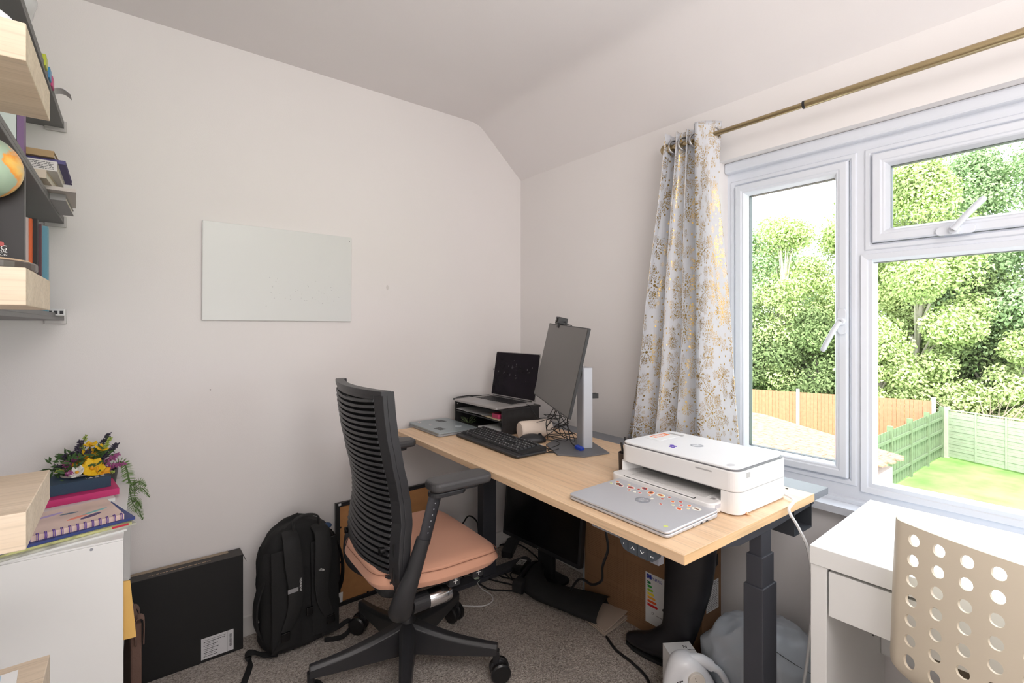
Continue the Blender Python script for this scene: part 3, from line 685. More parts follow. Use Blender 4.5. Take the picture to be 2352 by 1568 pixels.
bm_v = [Vector((p.x, p.y * (1 - .12 * p.x / .06), max(p.z, .0015))) for p in q.v]; q.v = bm_v; q.build('shell', BLACKP, ms, smooth=True)
MB().lathe([(.009, -.003), (.009, .003)], 16, T(.032, 0, .031) @ R('X', 90)).build('scroll_wheel', BLACKM, ms)

# white cylindrical pencil case
q = MB(); Mc = T(1.415, 1.66, ZD + .041) @ R('Z', -22) @ R('Y', 90); q.lathe([(.0, -.075), (.034, -.075), (.039, -.070), (.040, -.06), (.040, .07), (.038, .075), (.0, .076)], 28, T(0, 0, 0) @ R('Z', 0))
pc = q.build('cylindrical_case', mat('cream fabric tube', RGB(226, 210, 196), rough=.7, var=.05, bump=.2, bscale=300), None, smooth=True)
pc.matrix_world = T(1.435, 1.655, ZD + .0405) @ R('Z', -15) @ R('Y', 90); tag(pc, 'cream cylindrical case lying against the black organiser', 'case')

# cables behind the monitor: a loose tangle of separate leads
def cable(name, label, pts, r, m_=RUBBER, group=None, n=7, cat='cable'):
    o = MB().tube(smooth_path(pts, n), r, 6).build(name, m_, None, smooth=True); return tag(o, label, cat, group)
rr = random.Random(21)
base = Vector((1.47, 1.56, ZD))
for i in range(7):
    a = base + Vector((rr.uniform(-.05, .06), rr.uniform(-.05, .12), .005))
    pts = [Vector((1.40 + rr.uniform(0, .03), 1.47 + rr.uniform(-.01, .03), .985 + rr.uniform(-.02, .02)))]
    pts.append(Vector((1.45 + rr.uniform(-.02, .05), 1.53 + rr.uniform(-.04, .07), .91 + rr.uniform(-.02, .02))))
    for k in range(3): pts.append(base + Vector((rr.uniform(-.06, .09), rr.uniform(-.13, .16), rr.uniform(.012, .11))))
    pts.append(a + Vector((0, 0, .0)))
    cable('tangled_cable', 'one of the black leads tangled behind the tilted monitor', pts, .0017, group='black leads tangled behind the tilted monitor')
vg = cable('video_cable', 'black lead with a blue plug hanging beside the monitor stand', [(1.44, 1.42, .98), (1.44, 1.45, .92), (1.455, 1.46, .86), (1.43, 1.42, .82), (1.425, 1.388, .808)], .0026)
MB().rbox(-.011, .011, -.018, .018, -.006, .006, .003, T(1.425, 1.368, .806) @ R('X', 10)).build('plug', mat('blue plug plastic', (.015, .05, .40, 1), rough=.4), vg, bevel=.001)
cable('mouse_cable', 'black mouse lead curling over the monitor base', [(1.415, 1.57, .805), (1.45, 1.53, .800), (1.41, 1.47, .803), (1.34, 1.46, .7955), (1.325, 1.43, .7955), (1.36, 1.42, .803)], .0018)
cable('keyboard_cable', 'black keyboard lead running under the monitor stand', [(1.31, 1.50, .796), (1.345, 1.47, .7955), (1.33, 1.41, .7955), (1.29, 1.44, .7955), (1.28, 1.47, .796)], .0018)

# printer
pr = thing('printer', 'white all-in-one printer near the window end of the desk', 'printer', (0, 0, 0))
PA = rad(DR - .6)
pO = Vector((1.255, .632, ZD))
def prm(x, y, z): return Vector((pO.x + x * cos(PA) - y * sin(PA), pO.y + x * sin(PA) + y * cos(PA), pO.z + z))
pr.location = pO; pr.rotation_euler.z = PA
PW, PD, PH = .405, .275, .132
PRW = mat('printer shell', (.80, .79, .785, 1), rough=.38, var=.01)
PRG = mat('printer grey', (.42, .41, .41, 1), rough=.5)
def arc(cx, cy, a0, a1, r=.028, n=7): return [(cx + r * cos(rad(a0 + (a1 - a0) * k / n)), cy + r * sin(rad(a0 + (a1 - a0) * k / n))) for k in range(n + 1)]
U_ = arc(.028, .028, 270, 180) + [(0, .048), (.080, .060), (.080, PW - .030), (.0, PW - .012), (0, PW - .010), (.010, PW)] + arc(PD - .028, PW - .028, 90, 0) + arc(PD - .028, .028, 0, -90)
q = MB(); q.rbox(0, PD, 0, PW, .004, .0335, .028, n=7); q.prism(U_, .0335, .0622); q.build('lower_body', PRW, pr)
MB().box(.018, .030, .085, PW - .080, .051, .0615).build('output_slot', mat('slot shadow grey', (.03, .03, .03, 1), rough=.6), pr)
MB().box(.031, .045, .11, PW - .10, .0575, .0620).build('slot_rollers', BLACKP, pr)
MB().rbox(.004, PD - .004, .004, PW - .004, .0615, .0640, .026).build('body_seam', PRG, pr)
q = MB(); q.rbox(0, PD, 0, PW, .0632, .118, .028, n=7); q.build('upper_body', PRW, pr, bevel=.003)
MB().rbox(.003, PD - .004, .003, PW - .003, .117, .1215, .026, n=7).build('lid_gap', mat('lid seam grey', (.16, .16, .17, 1), rough=.5), pr)
MB().rbox(.003, PD - .010, .008, PW - .003, .121, .1275, .026, n=7).build('scanner_lid', mat('bright white lid', (.84, .85, .87, 1), rough=.30, var=.01), pr, bevel=.0025)
# paper tray reaching forward
q = MB(); q.prism(rrect(-.048, .012, .045, PW - .002, .022, 6), .004, .0325); q.build('paper_tray', PRW, pr, bevel=.003)
MB().box(-.012, .078, .085, PW - .060, .0330, .0342).build('output_bed', mat('bed grey', (.60, .59, .58, 1), rough=.45), pr)
q = MB(); q.box(-.0455, -.034, .10, PW - .055, .0325, .0332); tl_ = q.build('tray_flap', BLACKM, pr)
MB().rbox(-.0440, -.0355, .103, PW - .058, .0328, .0355, .002).build('flap_lip', PRW, tl_, bevel=.001)
MB().rbox(-.010, .002, .060, .075, .0325, .0335, .002).build('tray_catch', PRG, pr)
MB().box(-.030, -.008, .0436, .0452, .018, .027).build('tray_notch', mat('notch grey', (.55, .56, .62, 1), rough=.4), pr)
MB().box(.045, .062, -.0008, .002, .098, .112).build('side_button', PRG, pr)
MB().box(-.0005, .001, .075, .125, .1035, .1075).build('model_mark', PRG, pr)
MB().prism(circ(.028, .035, .015, 24, .010), .1275, .1279).build('ink_badge', mat('pale grey badge', (.60, .60, .62, 1), rough=.4), pr)
hp_logo(pr, T(.145, .215, .1276) @ R('Z', -92), .020, mat('badge grey', (.45, .47, .52, 1), rough=.3, metal=.3), mat('bright white lid', (1, 1, 1, 1)))
lb = MB().box(.10, .235, .325, .385, .1276, .1281).build('label', PAPER, pr)
MB().box(.125, .205, .358, .384, .1281, .1284).build('orange_strip', mat('orange print', RGB(240, 130, 70), rough=.6), lb)
q = MB()
for i in range(5): q.box(.13 + i * .013, .139 + i * .013, .361, .379, .1284, .1286)
q.build('fine_print', PAPER, lb)
MB().box(.215, .230, .318, .378, .1281, .1284).build('grey_strip', PRG, lb)
q = MB(); rr = random.Random(4)
for i in range(7): q.prism(circ(.072 + rr.uniform(-.012, .012), .255 + rr.uniform(-.011, .011), rr.uniform(.004, .008), 10), .1277, .1281 + i * .00005)
q.build('purple_sticker', mat('purple sticker', (.12, .06, .45, 1), rough=.5), pr)
q = MB(); q.tube([prm(.22, -.001, .03) , prm(.22, -.004, .03)], .003, 8)
cable('printer_power_cable', 'white mains lead curving from the printer off the desk end', [prm(.268, .035, .012), prm(.262, .006, .010), prm(.235, -.035, .008), dk(.47, -.012, .79), dk(.485, -.03, .745), dk(.50, -.05, .68), dk(.50, -.06, .55), dk(.52, -.03, .30), dk(.60, .05, .008)], .0042, mat('white cable', (.72, .72, .72, 1), rough=.5))
pb = MB().cyl(prm(.262, -.0, .028), prm(.262, -.007, .028), .0015, n=8)
tag(pb.build('rubber_dot', BLACKM), 'tiny black rubber dot on the printer side', 'stopper')

# silver laptop with small stickers in front of the printer
l2 = onz(1537, 1234, ZD); l2 = Vector((1.115, .838, ZD))
lp2 = thing('laptop', 'closed silver laptop covered with tiny stickers by the desk edge', 'laptop', l2, -1.5)
W2, D2 = .338, .226
def lid2(z): return z
def wedge(poly, f0, f1):
    n = len(poly); return MB().add([(x, y, f0(x)) for x, y in poly] + [(x, y, f1(x)) for x, y in poly], [tuple(range(n - 1, -1, -1)), tuple(range(n, 2 * n))] + [(i, (i + 1) % n, n + (i + 1) % n, n + i) for i in range(n)])
wd0 = rrect(-D2 / 2, D2 / 2, -W2 / 2, W2 / 2, .012)
wedge(wd0, lambda x: .002, lambda x: .0095 + (x + D2 / 2) * .019).build('base', SILVER, lp2, bevel=.0022)
wedge(rrect(-D2 / 2 + .003, D2 / 2 - .003, -W2 / 2 + .003, W2 / 2 - .003, .01), lambda x: .009 + (x + D2 / 2) * .019, lambda x: .0115 + (x + D2 / 2) * .019).build('gap', BLACKM, lp2)
tiltm = Matrix.Rotation(rad(-1.09), 4, 'Y')
Mt = T(-D2 / 2, 0, .0106) @ tiltm @ T(D2 / 2, 0, 0)
MB().prism(rrect(-D2 / 2, D2 / 2, -W2 / 2, W2 / 2, .012), 0, .0062, Mt).build('lid', SILVER, lp2, bevel=.0022)
q = MB()
for (x, a, b_) in ((.055, .012, .0028), (.03, .009, .0030), (-.005, .003, .0026)): q.box(x - a / 2, x + a / 2, -W2 / 2 - .0004, -W2 / 2 + .002, .0036, .0036 + b_)
q.build('ports', BLACKM, lp2)
hp_logo(lp2, Mt @ T(.012, -.0, .0063) @ R('Z', -90), .0215, mat('steel badge', (.33, .35, .40, 1), rough=.25, metal=.4), SILVER)
cols = [(235, 120, 60), (190, 60, 50), (240, 220, 150), (245, 245, 235), (120, 70, 50), (240, 170, 110), (220, 90, 100), (70, 60, 90), (200, 210, 120)]
SM = [mat('sticker colour %d' % i, RGB(*c), rough=.5) for i, c in enumerate(cols)]
rr = random.Random(9)
stick = [(.055, .13), (.07, .145), (.05, .115), (.075, .105), (.06, .085), (.04, .075), (.065, .06), (.085, .055), (.045, .04), (.04, .055), (.07, .02), (.05, .01), (.075, -.01), (.055, -.03), (.035, -.01), (.08, -.035), (.06, -.06), (.04, -.075), (.055, -.09), (.075, -.075), (.07, -.105), (.05, -.115), (.03, -.10), (.065, -.13), (.045, .15), (.02, -.05)]
for i, (x, y) in enumerate(stick):
    r_ = rr.choice((.0045, .006, .0085, .0115)); ang = rr.uniform(0, 90)
    Ms = Mt @ T(x + .005, y, .0062) @ R('Z', ang)
    q = MB(); q.prism(circ(0, 0, r_ * 1.2, 14, r_ * .95), 0, .0003, Ms); st = q.build('sticker', SM[3], lp2)
    q = MB(); q.prism(circ(0, 0, r_ * .95, 12, r_ * .7), .0003, .0005, Ms); q.build('sticker_print', SM[rr.randrange(9)], st)
    if r_ > .006:
        q = MB(); q.prism(circ(r_ * .3, 0, r_ * .4, 8), .0005, .0007, Ms); q.prism(circ(-r_ * .4, r_ * .1, r_ * .3, 8), .0005, .0007, Ms); q.build('sticker_detail', SM[rr.choice((1, 4, 7, 0))], st)
q = MB(); q.prism(circ(-.085, -.145, .006, 14), .0062, .0066, Mt); q.build('sticker', SM[8], lp2)
# desk smalls
def pencil(name, label, a, b_, r_, body, tip=True):
    a = Vector(a); b_ = Vector(b_); d = (b_ - a).normalized(); t = thing(name, label, 'pencil', a)
    o = Vector((0, 0, 0)); e = b_ - a
    MB().cyl(o, e - d * .014, r_, n=6).build('barrel', body, t)
    MB().cyl(e - d * .014, e, r_, .0005, n=6).build('tip', mat('bare pencil wood', RGB(222, 190, 150), rough=.7), t); return t
pe = prm(.02, .03, .004)
pencil('pencil', 'orange-brown pencil poking out from under the printer', dk(.345, .09, ZD + .0035), onz(1727, 1184, ZD + .0035), .0033, mat('amber pencil paint', RGB(200, 110, 40), rough=.35))
mk = thing('marker_pen', 'white pen with a round red end by the printer', 'pen', onz(1412, 1097, ZD + .005))
e_ = onz(1430, 1089, ZD + .005) - onz(1412, 1097, ZD + .005)
MB().ell((0, 0, 0), .0052, .0052, .0050, 14, 8).build('red_end', mat('red plastic', (.5, .02, .02, 1), rough=.3), mk, smooth=True)
MB().cyl((0, 0, 0), e_ * 1.25, .0042, n=12).build('barrel', mat('worn white barrel', RGB(222, 170, 150), rough=.5), mk)
for i, (px, py, lab) in enumerate(((1417, 1084, 'larger coin beside the printer'), (1431, 1084, 'coin touching the printer tray'))):
    p = onz(px, py, ZD); o = MB().lathe([(.0, 0), (.0118, 0), (.012, .0004), (.012, .0013), (.0118, .0017), (0, .0017)], 24).build('coin', mat('dull coin metal', (.36, .33, .28, 1), rough=.4, metal=.9), None); o.location = p; tag(o, lab, 'coin')
pg = thing('pen_pot', 'dark pot half hidden at the far side of the printer', 'pot', dk(.37, .475, ZD))
MB().lathe([(.026, 0), (.028, .07), (.026, .07), (.024, .004)], 20, caps=True).build('cup', mat('dark brown pot', (.05, .035, .03, 1), rough=.5), pg, smooth=True)
q = MB(); q.cyl((0, .0, .01), (.008, .012, .12), .004, n=8); q.cyl((-.008, 0, .01), (-.016, .01, .105), .004, n=8); q.build('pens', BLACKP, pg)
ph = MB().rbox(0, .09, 0, .16, 0, .009, .008).build('flat_box', BLACKP, None, bevel=.001); ph.location = dk(.665, .44, ZD); ph.rotation_euler.z = rad(DR); tag(ph, 'flat black slab lying on the rear flap beside the curtain', 'box')

# ------------------------------------------------------------------ swivel chair
CH = thing('office_chair', 'black slatted-back swivel chair with a salmon seat', 'chair', (.8175, 1.6724, 0), -2.0)
CHB = mat('black nylon', (.028, .028, .031, 1), rough=.40, var=.12, bump=.10, bscale=700)
def lerp_tab(tab, z):
    for (z0, x0), (z1, x1) in zip(tab, tab[1:]):
        if z <= z1: 
            t = max(0, min(1, (z - z0) / (z1 - z0))); t = t * t * (3 - 2 * t) * .35 + t * .65
            return x0 + (x1 - x0) * t
    return tab[-1][1]
BX = [(.40, -.108), (.44, -.125), (.50, -.140), (.545, -.142), (.60, -.136), (.66, -.128), (.72, -.130), (.78, -.140), (.86, -.158), (.95, -.176), (1.03, -.186), (1.10, -.192)]
BW = [(.40, .215), (.46, .244), (.54, .252), (.62, .243), (.74, .232), (.90, .236), (1.10, .240)]
def bs(u, z, off=0):
    """back surface: u -1..1 across, z height; off moves it towards the sitter"""
    w_ = lerp_tab(BW, z); x = lerp_tab(BX, z) - .040 * (1 - u * u) + off
    return (x, u * w_, z)
def zw(u, z): return z - .022 * (1 - u * u) * (1 if z > .5 else 0)     # slats sag slightly in the middle
def bpatch(mb, u0, u1, z0, z1, o0, o1, nu=14, nv=2):
    mb.slab(nu, nv, lambda u, v: bs(u0 + (u1 - u0) * u, z0 + (z1 - z0) * v, o0), lambda u, v: bs(u0 + (u1 - u0) * u, z0 + (z1 - z0) * v, o1))
q = MB()
ZT0, ZT1 = .44, 1.092
for s_ in (-1, 1):
    ui = .80
    q.slab(4, 46, lambda u, v: bs(s_ * (ui + (1 - ui) * u), ZT0 - .01 + (ZT1 - ZT0 + .01) * v, 0), lambda u, v: bs(s_ * (ui + (1 - ui) * u), ZT0 - .01 + (ZT1 - ZT0 + .01) * v, .014))
    q.slab(1, 46, lambda u, v: bs(s_ * (.965 + .035 * u), ZT0 + (ZT1 - ZT0) * v, .014), lambda u, v: bs(s_ * (.965 + .035 * u), ZT0 + (ZT1 - ZT0) * v, .034 + .006 * u))
bpatch(q, -.80, .80, 1.062, ZT1, 0, .014, 20, 3)
bpatch(q, -.80, .80, .405, .452, 0, .014, 20, 3)
q.slab(20, 1, lambda u, v: bs(-1 + 2 * u, ZT1 - .014 + .016 * v, -.004), lambda u, v: bs(-1 + 2 * u, ZT1 - .014 + .016 * v, .030))
sl = q.build('back_shell', CHB, CH, bevel=.002)
q = MB(); nsl = 32
for i in range(nsl):
    z0 = .458 + (1.056 - .458) * i / (nsl - 1)
    f = lambda u, v, o: (lambda p: (p[0], p[1], p[2] - .010 * (1 - (2 * u - 1) ** 2)))(bs(-.815 + 1.63 * u, z0 + .0095 * v, o))
    q.slab(16, 1, lambda u, v: f(u, v, -.006 + .004 * v), lambda u, v: f(u, v, .008))
q.build('slats', CHB, sl, bevel=.0016)
q = MB(); q.slab(20, 30, lambda u, v: bs(-.93 + 1.86 * u, .45 + .61 * v, .020), lambda u, v: bs(-.93 + 1.86 * u, .45 + .61 * v, .034))
q.build('back_pad', mat('black mesh pad', (.010, .010, .011, 1), rough=.9), CH)
for (u, z) in ((.86, .50), (-.70, .565)):
    p = Vector(bs(u, z)); k = MB(); k.cyl(p + Vector((-.016, 0, 0)), p + Vector((.004, 0, 0)), .012, n=16); k.box(p.x - .018, p.x - .010, p.y - .004, p.y + .004, p.z - .012, p.z + .012); k.build('height_knob', BLACKG, CH, bevel=.001)
for zz, h_ in ((.575, .045), (.50, .045)):
    p = Vector(bs(-.90, zz)); MB().box(p.x - .0025, p.x + .002, p.y - .004, p.y + .004, zz - h_ / 2, zz + h_ / 2).build('slot', BLACKM, sl)
# seat
SEAT = mat('salmon upholstery', RGB(214, 160, 134), rough=.85, var=.04, vscale=5, bump=.18, bscale=900, sheen=.15)
def seatf(top):
    def f(u, v):
        a = (u * 2 - 1); b_ = (v * 2 - 1)
        n = 7.0; k = (abs(a) ** n + abs(b_) ** n) ** (1 / n); m_ = max(abs(a), abs(b_)); s_ = m_ / k if k > 1e-6 else 1
        x = a * s_; y = b_ * s_; r = min(1, m_)
        wx = .038 + .234 * x; wy = .258 * y * (1 - .30 * max(0, -x) ** 1.6)
        edge = (1 - r ** 14)
        z = .452 + (.044 + .006 * (1 - y * y)) * edge ** .42 - .012 * max(0, x) ** 5 + .004 * y * y
        if not top: z = .452 - .026 * edge ** .42
        return (wx, wy, z)
    return f
q = MB(); q.slab(40, 40, seatf(True), seatf(False)); seat = q.build('seat', SEAT, CH, smooth=True)
pts = []
for i in range(120):
    a = 2 * pi * i / 120; cx, cy = cos(a), sin(a); m_ = max(abs(cx), abs(cy)); x = cx / m_; y = cy / m_; k = (abs(x) ** 7 + abs(y) ** 7) ** (1 / 7); x /= k; y /= k
    pts.append((.038 + .2305 * x, .2535 * y * (1 - .30 * max(0, -x) ** 1.6), .4835 - .012 * max(0, x) ** 5))
MB().tube(pts, .0013, 5, closed=True).build('seam', mat('seam thread', RGB(150, 104, 84), rough=.9), seat)
MB().rbox(-.17, .20, -.20, .20, .408, .440, .05).build('seat_pan', BLACKM, CH, bevel=.008)
# mechanism, column, chrome tension knob
MB().rbox(-.10, .10, -.075, .075, .335, .41, .03).build('tilt_mechanism', CHB, CH, bevel=.008)
q = MB(); q.lathe([(.030, .055), (.030, .20), (.024, .21), (.024, .30), (.032, .31), (.032, .345)], 24); q.build('gas_column', BLACKP, CH, smooth=True)
q = MB(); q.lathe([(.0, -.01), (.026, -.01), (.030, 0), (.031, .06), (.031, .072), (.026, .088), (0, .093)], 28, T(.0, -.165, .348) @ R('Y', 90)); q.build('tension_knob', CHROME, CH, smooth=True)
q = MB(); q.cyl((-.06, -.165, .348), (.0, -.165, .348), .030, n=20); q.build('knob_collar', CHB, CH)
def pxloc(x, y, ly):
    r = ray(x, y); a = rad(2.0)
    def loc(p): d = (p[0] - .8175, p[1] - 1.6724); return Vector((d[0] * cos(a) - d[1] * sin(a), d[0] * sin(a) + d[1] * cos(a), p[2]))
    p0 = loc((0, 0, H)); p1 = loc(Vector((0, 0, H)) + r); t = (ly - p0.y) / (p1.y - p0.y); return p0 + (p1 - p0) * t
for (px, py, w_, ic) in ((1098, 1312, .044, '+'), (1045, 1333, .044, '+')):
    p = pxloc(px, py, -.215)
    lv = MB().rbox(p.x - w_ / 2, p.x + w_ / 2, -.219, -.10, p.z - .018, p.z + .016, .006).build('adjuster_lever', CHB, CH, bevel=.003)
    q = MB(); q.box(p.x - .010, p.x + .010, -.2198, -.2188, p.z - .0012, p.z + .0012).box(p.x - .0012, p.x + .0012, -.2198, -.2188, p.z - .010, p.z + .010)
    if px < 1060: q.box(p.x - .007, p.x + .007, -.2198, -.2188, p.z + .005, p.z + .0065)
    q.build('symbol', INKW, lv)
for s_ in (1, -1):
    pts = smooth_path([(-.03, s_ * .06, .35), (-.085, s_ * .15, .350), (-.125, s_ * .222, .375), (-.125, s_ * .258, .44), (-.100, s_ * .272, .52), (-.070, s_ * .280, .618)], 7)
    n_p = len(pts); rr_ = [.036 + .008 * sin(pi * min(1, i / n_p * 1.3)) - .013 * (i / n_p) for i in range(n_p)]
    MB().tube(pts, rr_, 14, sy=.82, up=(1, 0, 0)).build('arm_upright', CHB, CH, smooth=True)
    q = MB(); a, b_ = Vector((-.071, s_ * .281, .60)), Vector((-.032, s_ * .289, .752))
    q.tube([a, b_], .0225, 14, sy=.5, up=(1, 0, 0)); ps = q.build('arm_post', mat('dark satin metal', (.05, .05, .058, 1), rough=.35, metal=.4), CH, smooth=True)
    q = MB()
    for i in range(6):
        c = a.lerp(b_, .25 + i * .12) + Vector((0, s_ * .0115, 0)); q.ell(c, .0022, .0012, .0022, 8, 5)
    q.build('height_dots', INKG, ps)
    q = MB(); q.prism([(x, y + s_ * .289) for x, y in rrect(-.055, .075, -.032, .032, .03)], .748, .764); q.prism([(x, y + s_ * .294) for x, y in rrect(-.04, .125, -.022, .022, .02)], .757, .772)
    q.build('arm_bracket', CHB, CH, bevel=.004)
    q = MB(); q.prism([(x, y + s_ * .298) for x, y in rrect(-.062, .162, -.046, .046, .030, 6)], .772, .802); q.build('armrest', mat('grey black arm pad', (.055, .053, .055, 1), rough=.45, var=.1), CH, bevel=.010, seg=4)
# five-star base with twin casters
for i, a in enumerate((98, 26, -46, -118, 170)):
    Mr = R('Z', a + 2.0)
    q = MB(); vs = []; st = 12
    for k in range(st + 1):
        t = k / st; x = .018 + .325 * t; hw = .030 * (1 - t) + .016 * t; zt = .198 - .062 * t - .012 * sin(pi * t); zb = .085 * (1 - t) ** .6 + .098 * (1 - (1 - t) ** .6)
        vs += [(x, -hw, zb), (x, hw, zb), (x, hw, zt - .012), (x, hw * .55, zt), (x, -hw * .55, zt), (x, -hw, zt - .012)]
    fs = [tuple(range(6))[::-1], tuple(range(st * 6, st * 6 + 6))]
    for k in range(st):
        for j in range(6): fs.append((k * 6 + j, k * 6 + (j + 1) % 6, k * 6 + 6 + (j + 1) % 6, k * 6 + 6 + j))
    q.add(vs, fs, Mr); q.build('base_leg', CHB, CH, bevel=.003)
    tips = (.338, 0)
    cas = MB(); Mc = Mr @ T(.340, 0, 0) @ R('Z', (35, 80, 20, 60, 130)[i])
    cas.rbox(-.012, .012, -.012, .012, .066, .112, .008, Mr @ T(.338, 0, 0)); cas.ell((0.004, 0, .048), .030, .010, .030, 16, 10, Mc)
    c_ = cas.build('caster', BLACKP, CH, bevel=.001)
    w1 = MB()
    for s_ in (-1, 1): w1.lathe([(0, s_ * .010), (.030, s_ * .010), (.0365, s_ * .014), (.0365, s_ * .026), (.031, s_ * .031), (0, s_ * .0315)], 28, Mc @ T(.012, 0, .0365) @ R('X', 90))
    w1.build('wheels', mat('caster tread', (.012, .012, .013, 1), rough=.3), c_, smooth=True)

# ------------------------------------------------------------------ whiteboard, curtain and rod
wb = thing('whiteboard', 'small frameless white magnetic board on the wall', 'whiteboard', (.523, YA, 1.521))
MB().rbox(-.301, .301, -.0135, -.001, -.199, .199, .004).build('board', mat('white glass board', (.70, .715, .70, 1), rough=.32, var=.02, vscale=2), wb, bevel=.001)
wb.rotation_euler.y = rad(.25)
q = MB(); rr = random.Random(8)
for i in range(46):
    x = rr.gauss(.09, .09); z = rr.gauss(-.075, .035)
    if abs(x) < .29 and abs(z) < .19: q.box(x, x + rr.uniform(.001, .004), -.0139, -.0134, z, z + rr.uniform(.0008, .002))
q.prism([(x, z) for x, z in circ(.29, .18, .0022, 8)], -.0139, -.0134, Matrix(((1, 0, 0, 0), (0, 0, 1, 0), (0, 1, 0, 0), (0, 0, 0, 1))))
q.build('marker_specks', mat('marker residue', (.30, .30, .30, 1), rough=.8), wb)
q = MB()
for (px, py, r_) in ((483, 895, .0022), (1232, 560, .0035)): 
    p = ony(px, py, YA) if px < 1190 else onx(px, py, XB); q.ell(p, r_, r_, r_ * .7, 8, 6)
mk_ = q.v; 
for i, (px, py) in enumerate(((483, 895), (890, 660))):
    p = ony(px, py, YA - .0005); o = MB().ell(p, .0025 + i * .004, .0006, .0025 + i * .010, 10, 6).build('wall_mark', mat('wall scuff %d' % i, (.12, .11, .10, 1) if i == 0 else (.66, .63, .61, 1), rough=.9), None)
    tag(o, 'tiny dark nail hole in the white wall below the whiteboard' if i == 0 else 'faint filler smudge on the white wall beside the whiteboard', 'mark')

BRASS = mat('antique brass', (.42, .33, .19, 1), rough=.26, metal=.9, var=.05)
RX = 1.775
ra = onx(1532, 343, RX); rb = onx(2352, 76, RX); rz = (ra.z + rb.z) / 2
rod = thing('curtain_rod', 'antique brass curtain rod above the window', 'curtain rod', (RX, 0, rz))
yj = onx(1848, 242, RX).y
MB().cyl((0, ra.y - .02, 0), (0, yj, 0), .0095, n=20).build('inner_tube', BRASS, rod, smooth=True)
MB().cyl((0, yj + .004, 0), (0, -1.35, 0), .0125, n=20).build('outer_tube', BRASS, rod, smooth=True)
MB().cyl((0, yj + .005, 0), (0, yj - .003, 0), .0132, n=20).build('joint_ring', BLACKP, rod)
q = MB(); q.lathe([(0, -.026), (.014, -.023), (.022, -.012), (.024, 0), (.022, .012), (.014, .022), (.012, .03), (.0125, .045)], 20, T(0, ra.y - .0, 0) @ R('X', 90)); q.build('finial', BRASS, rod, smooth=True)
for yy in (ra.y - .035, -1.2):
    q = MB(); q.cyl((0, yy, 0), (XB - RX - .002, yy, -.0), .006, n=10); q.cyl((XB - RX - .008, yy, 0), (XB - RX, yy, 0), .022, n=20); q.build('bracket', BRASS, rod)

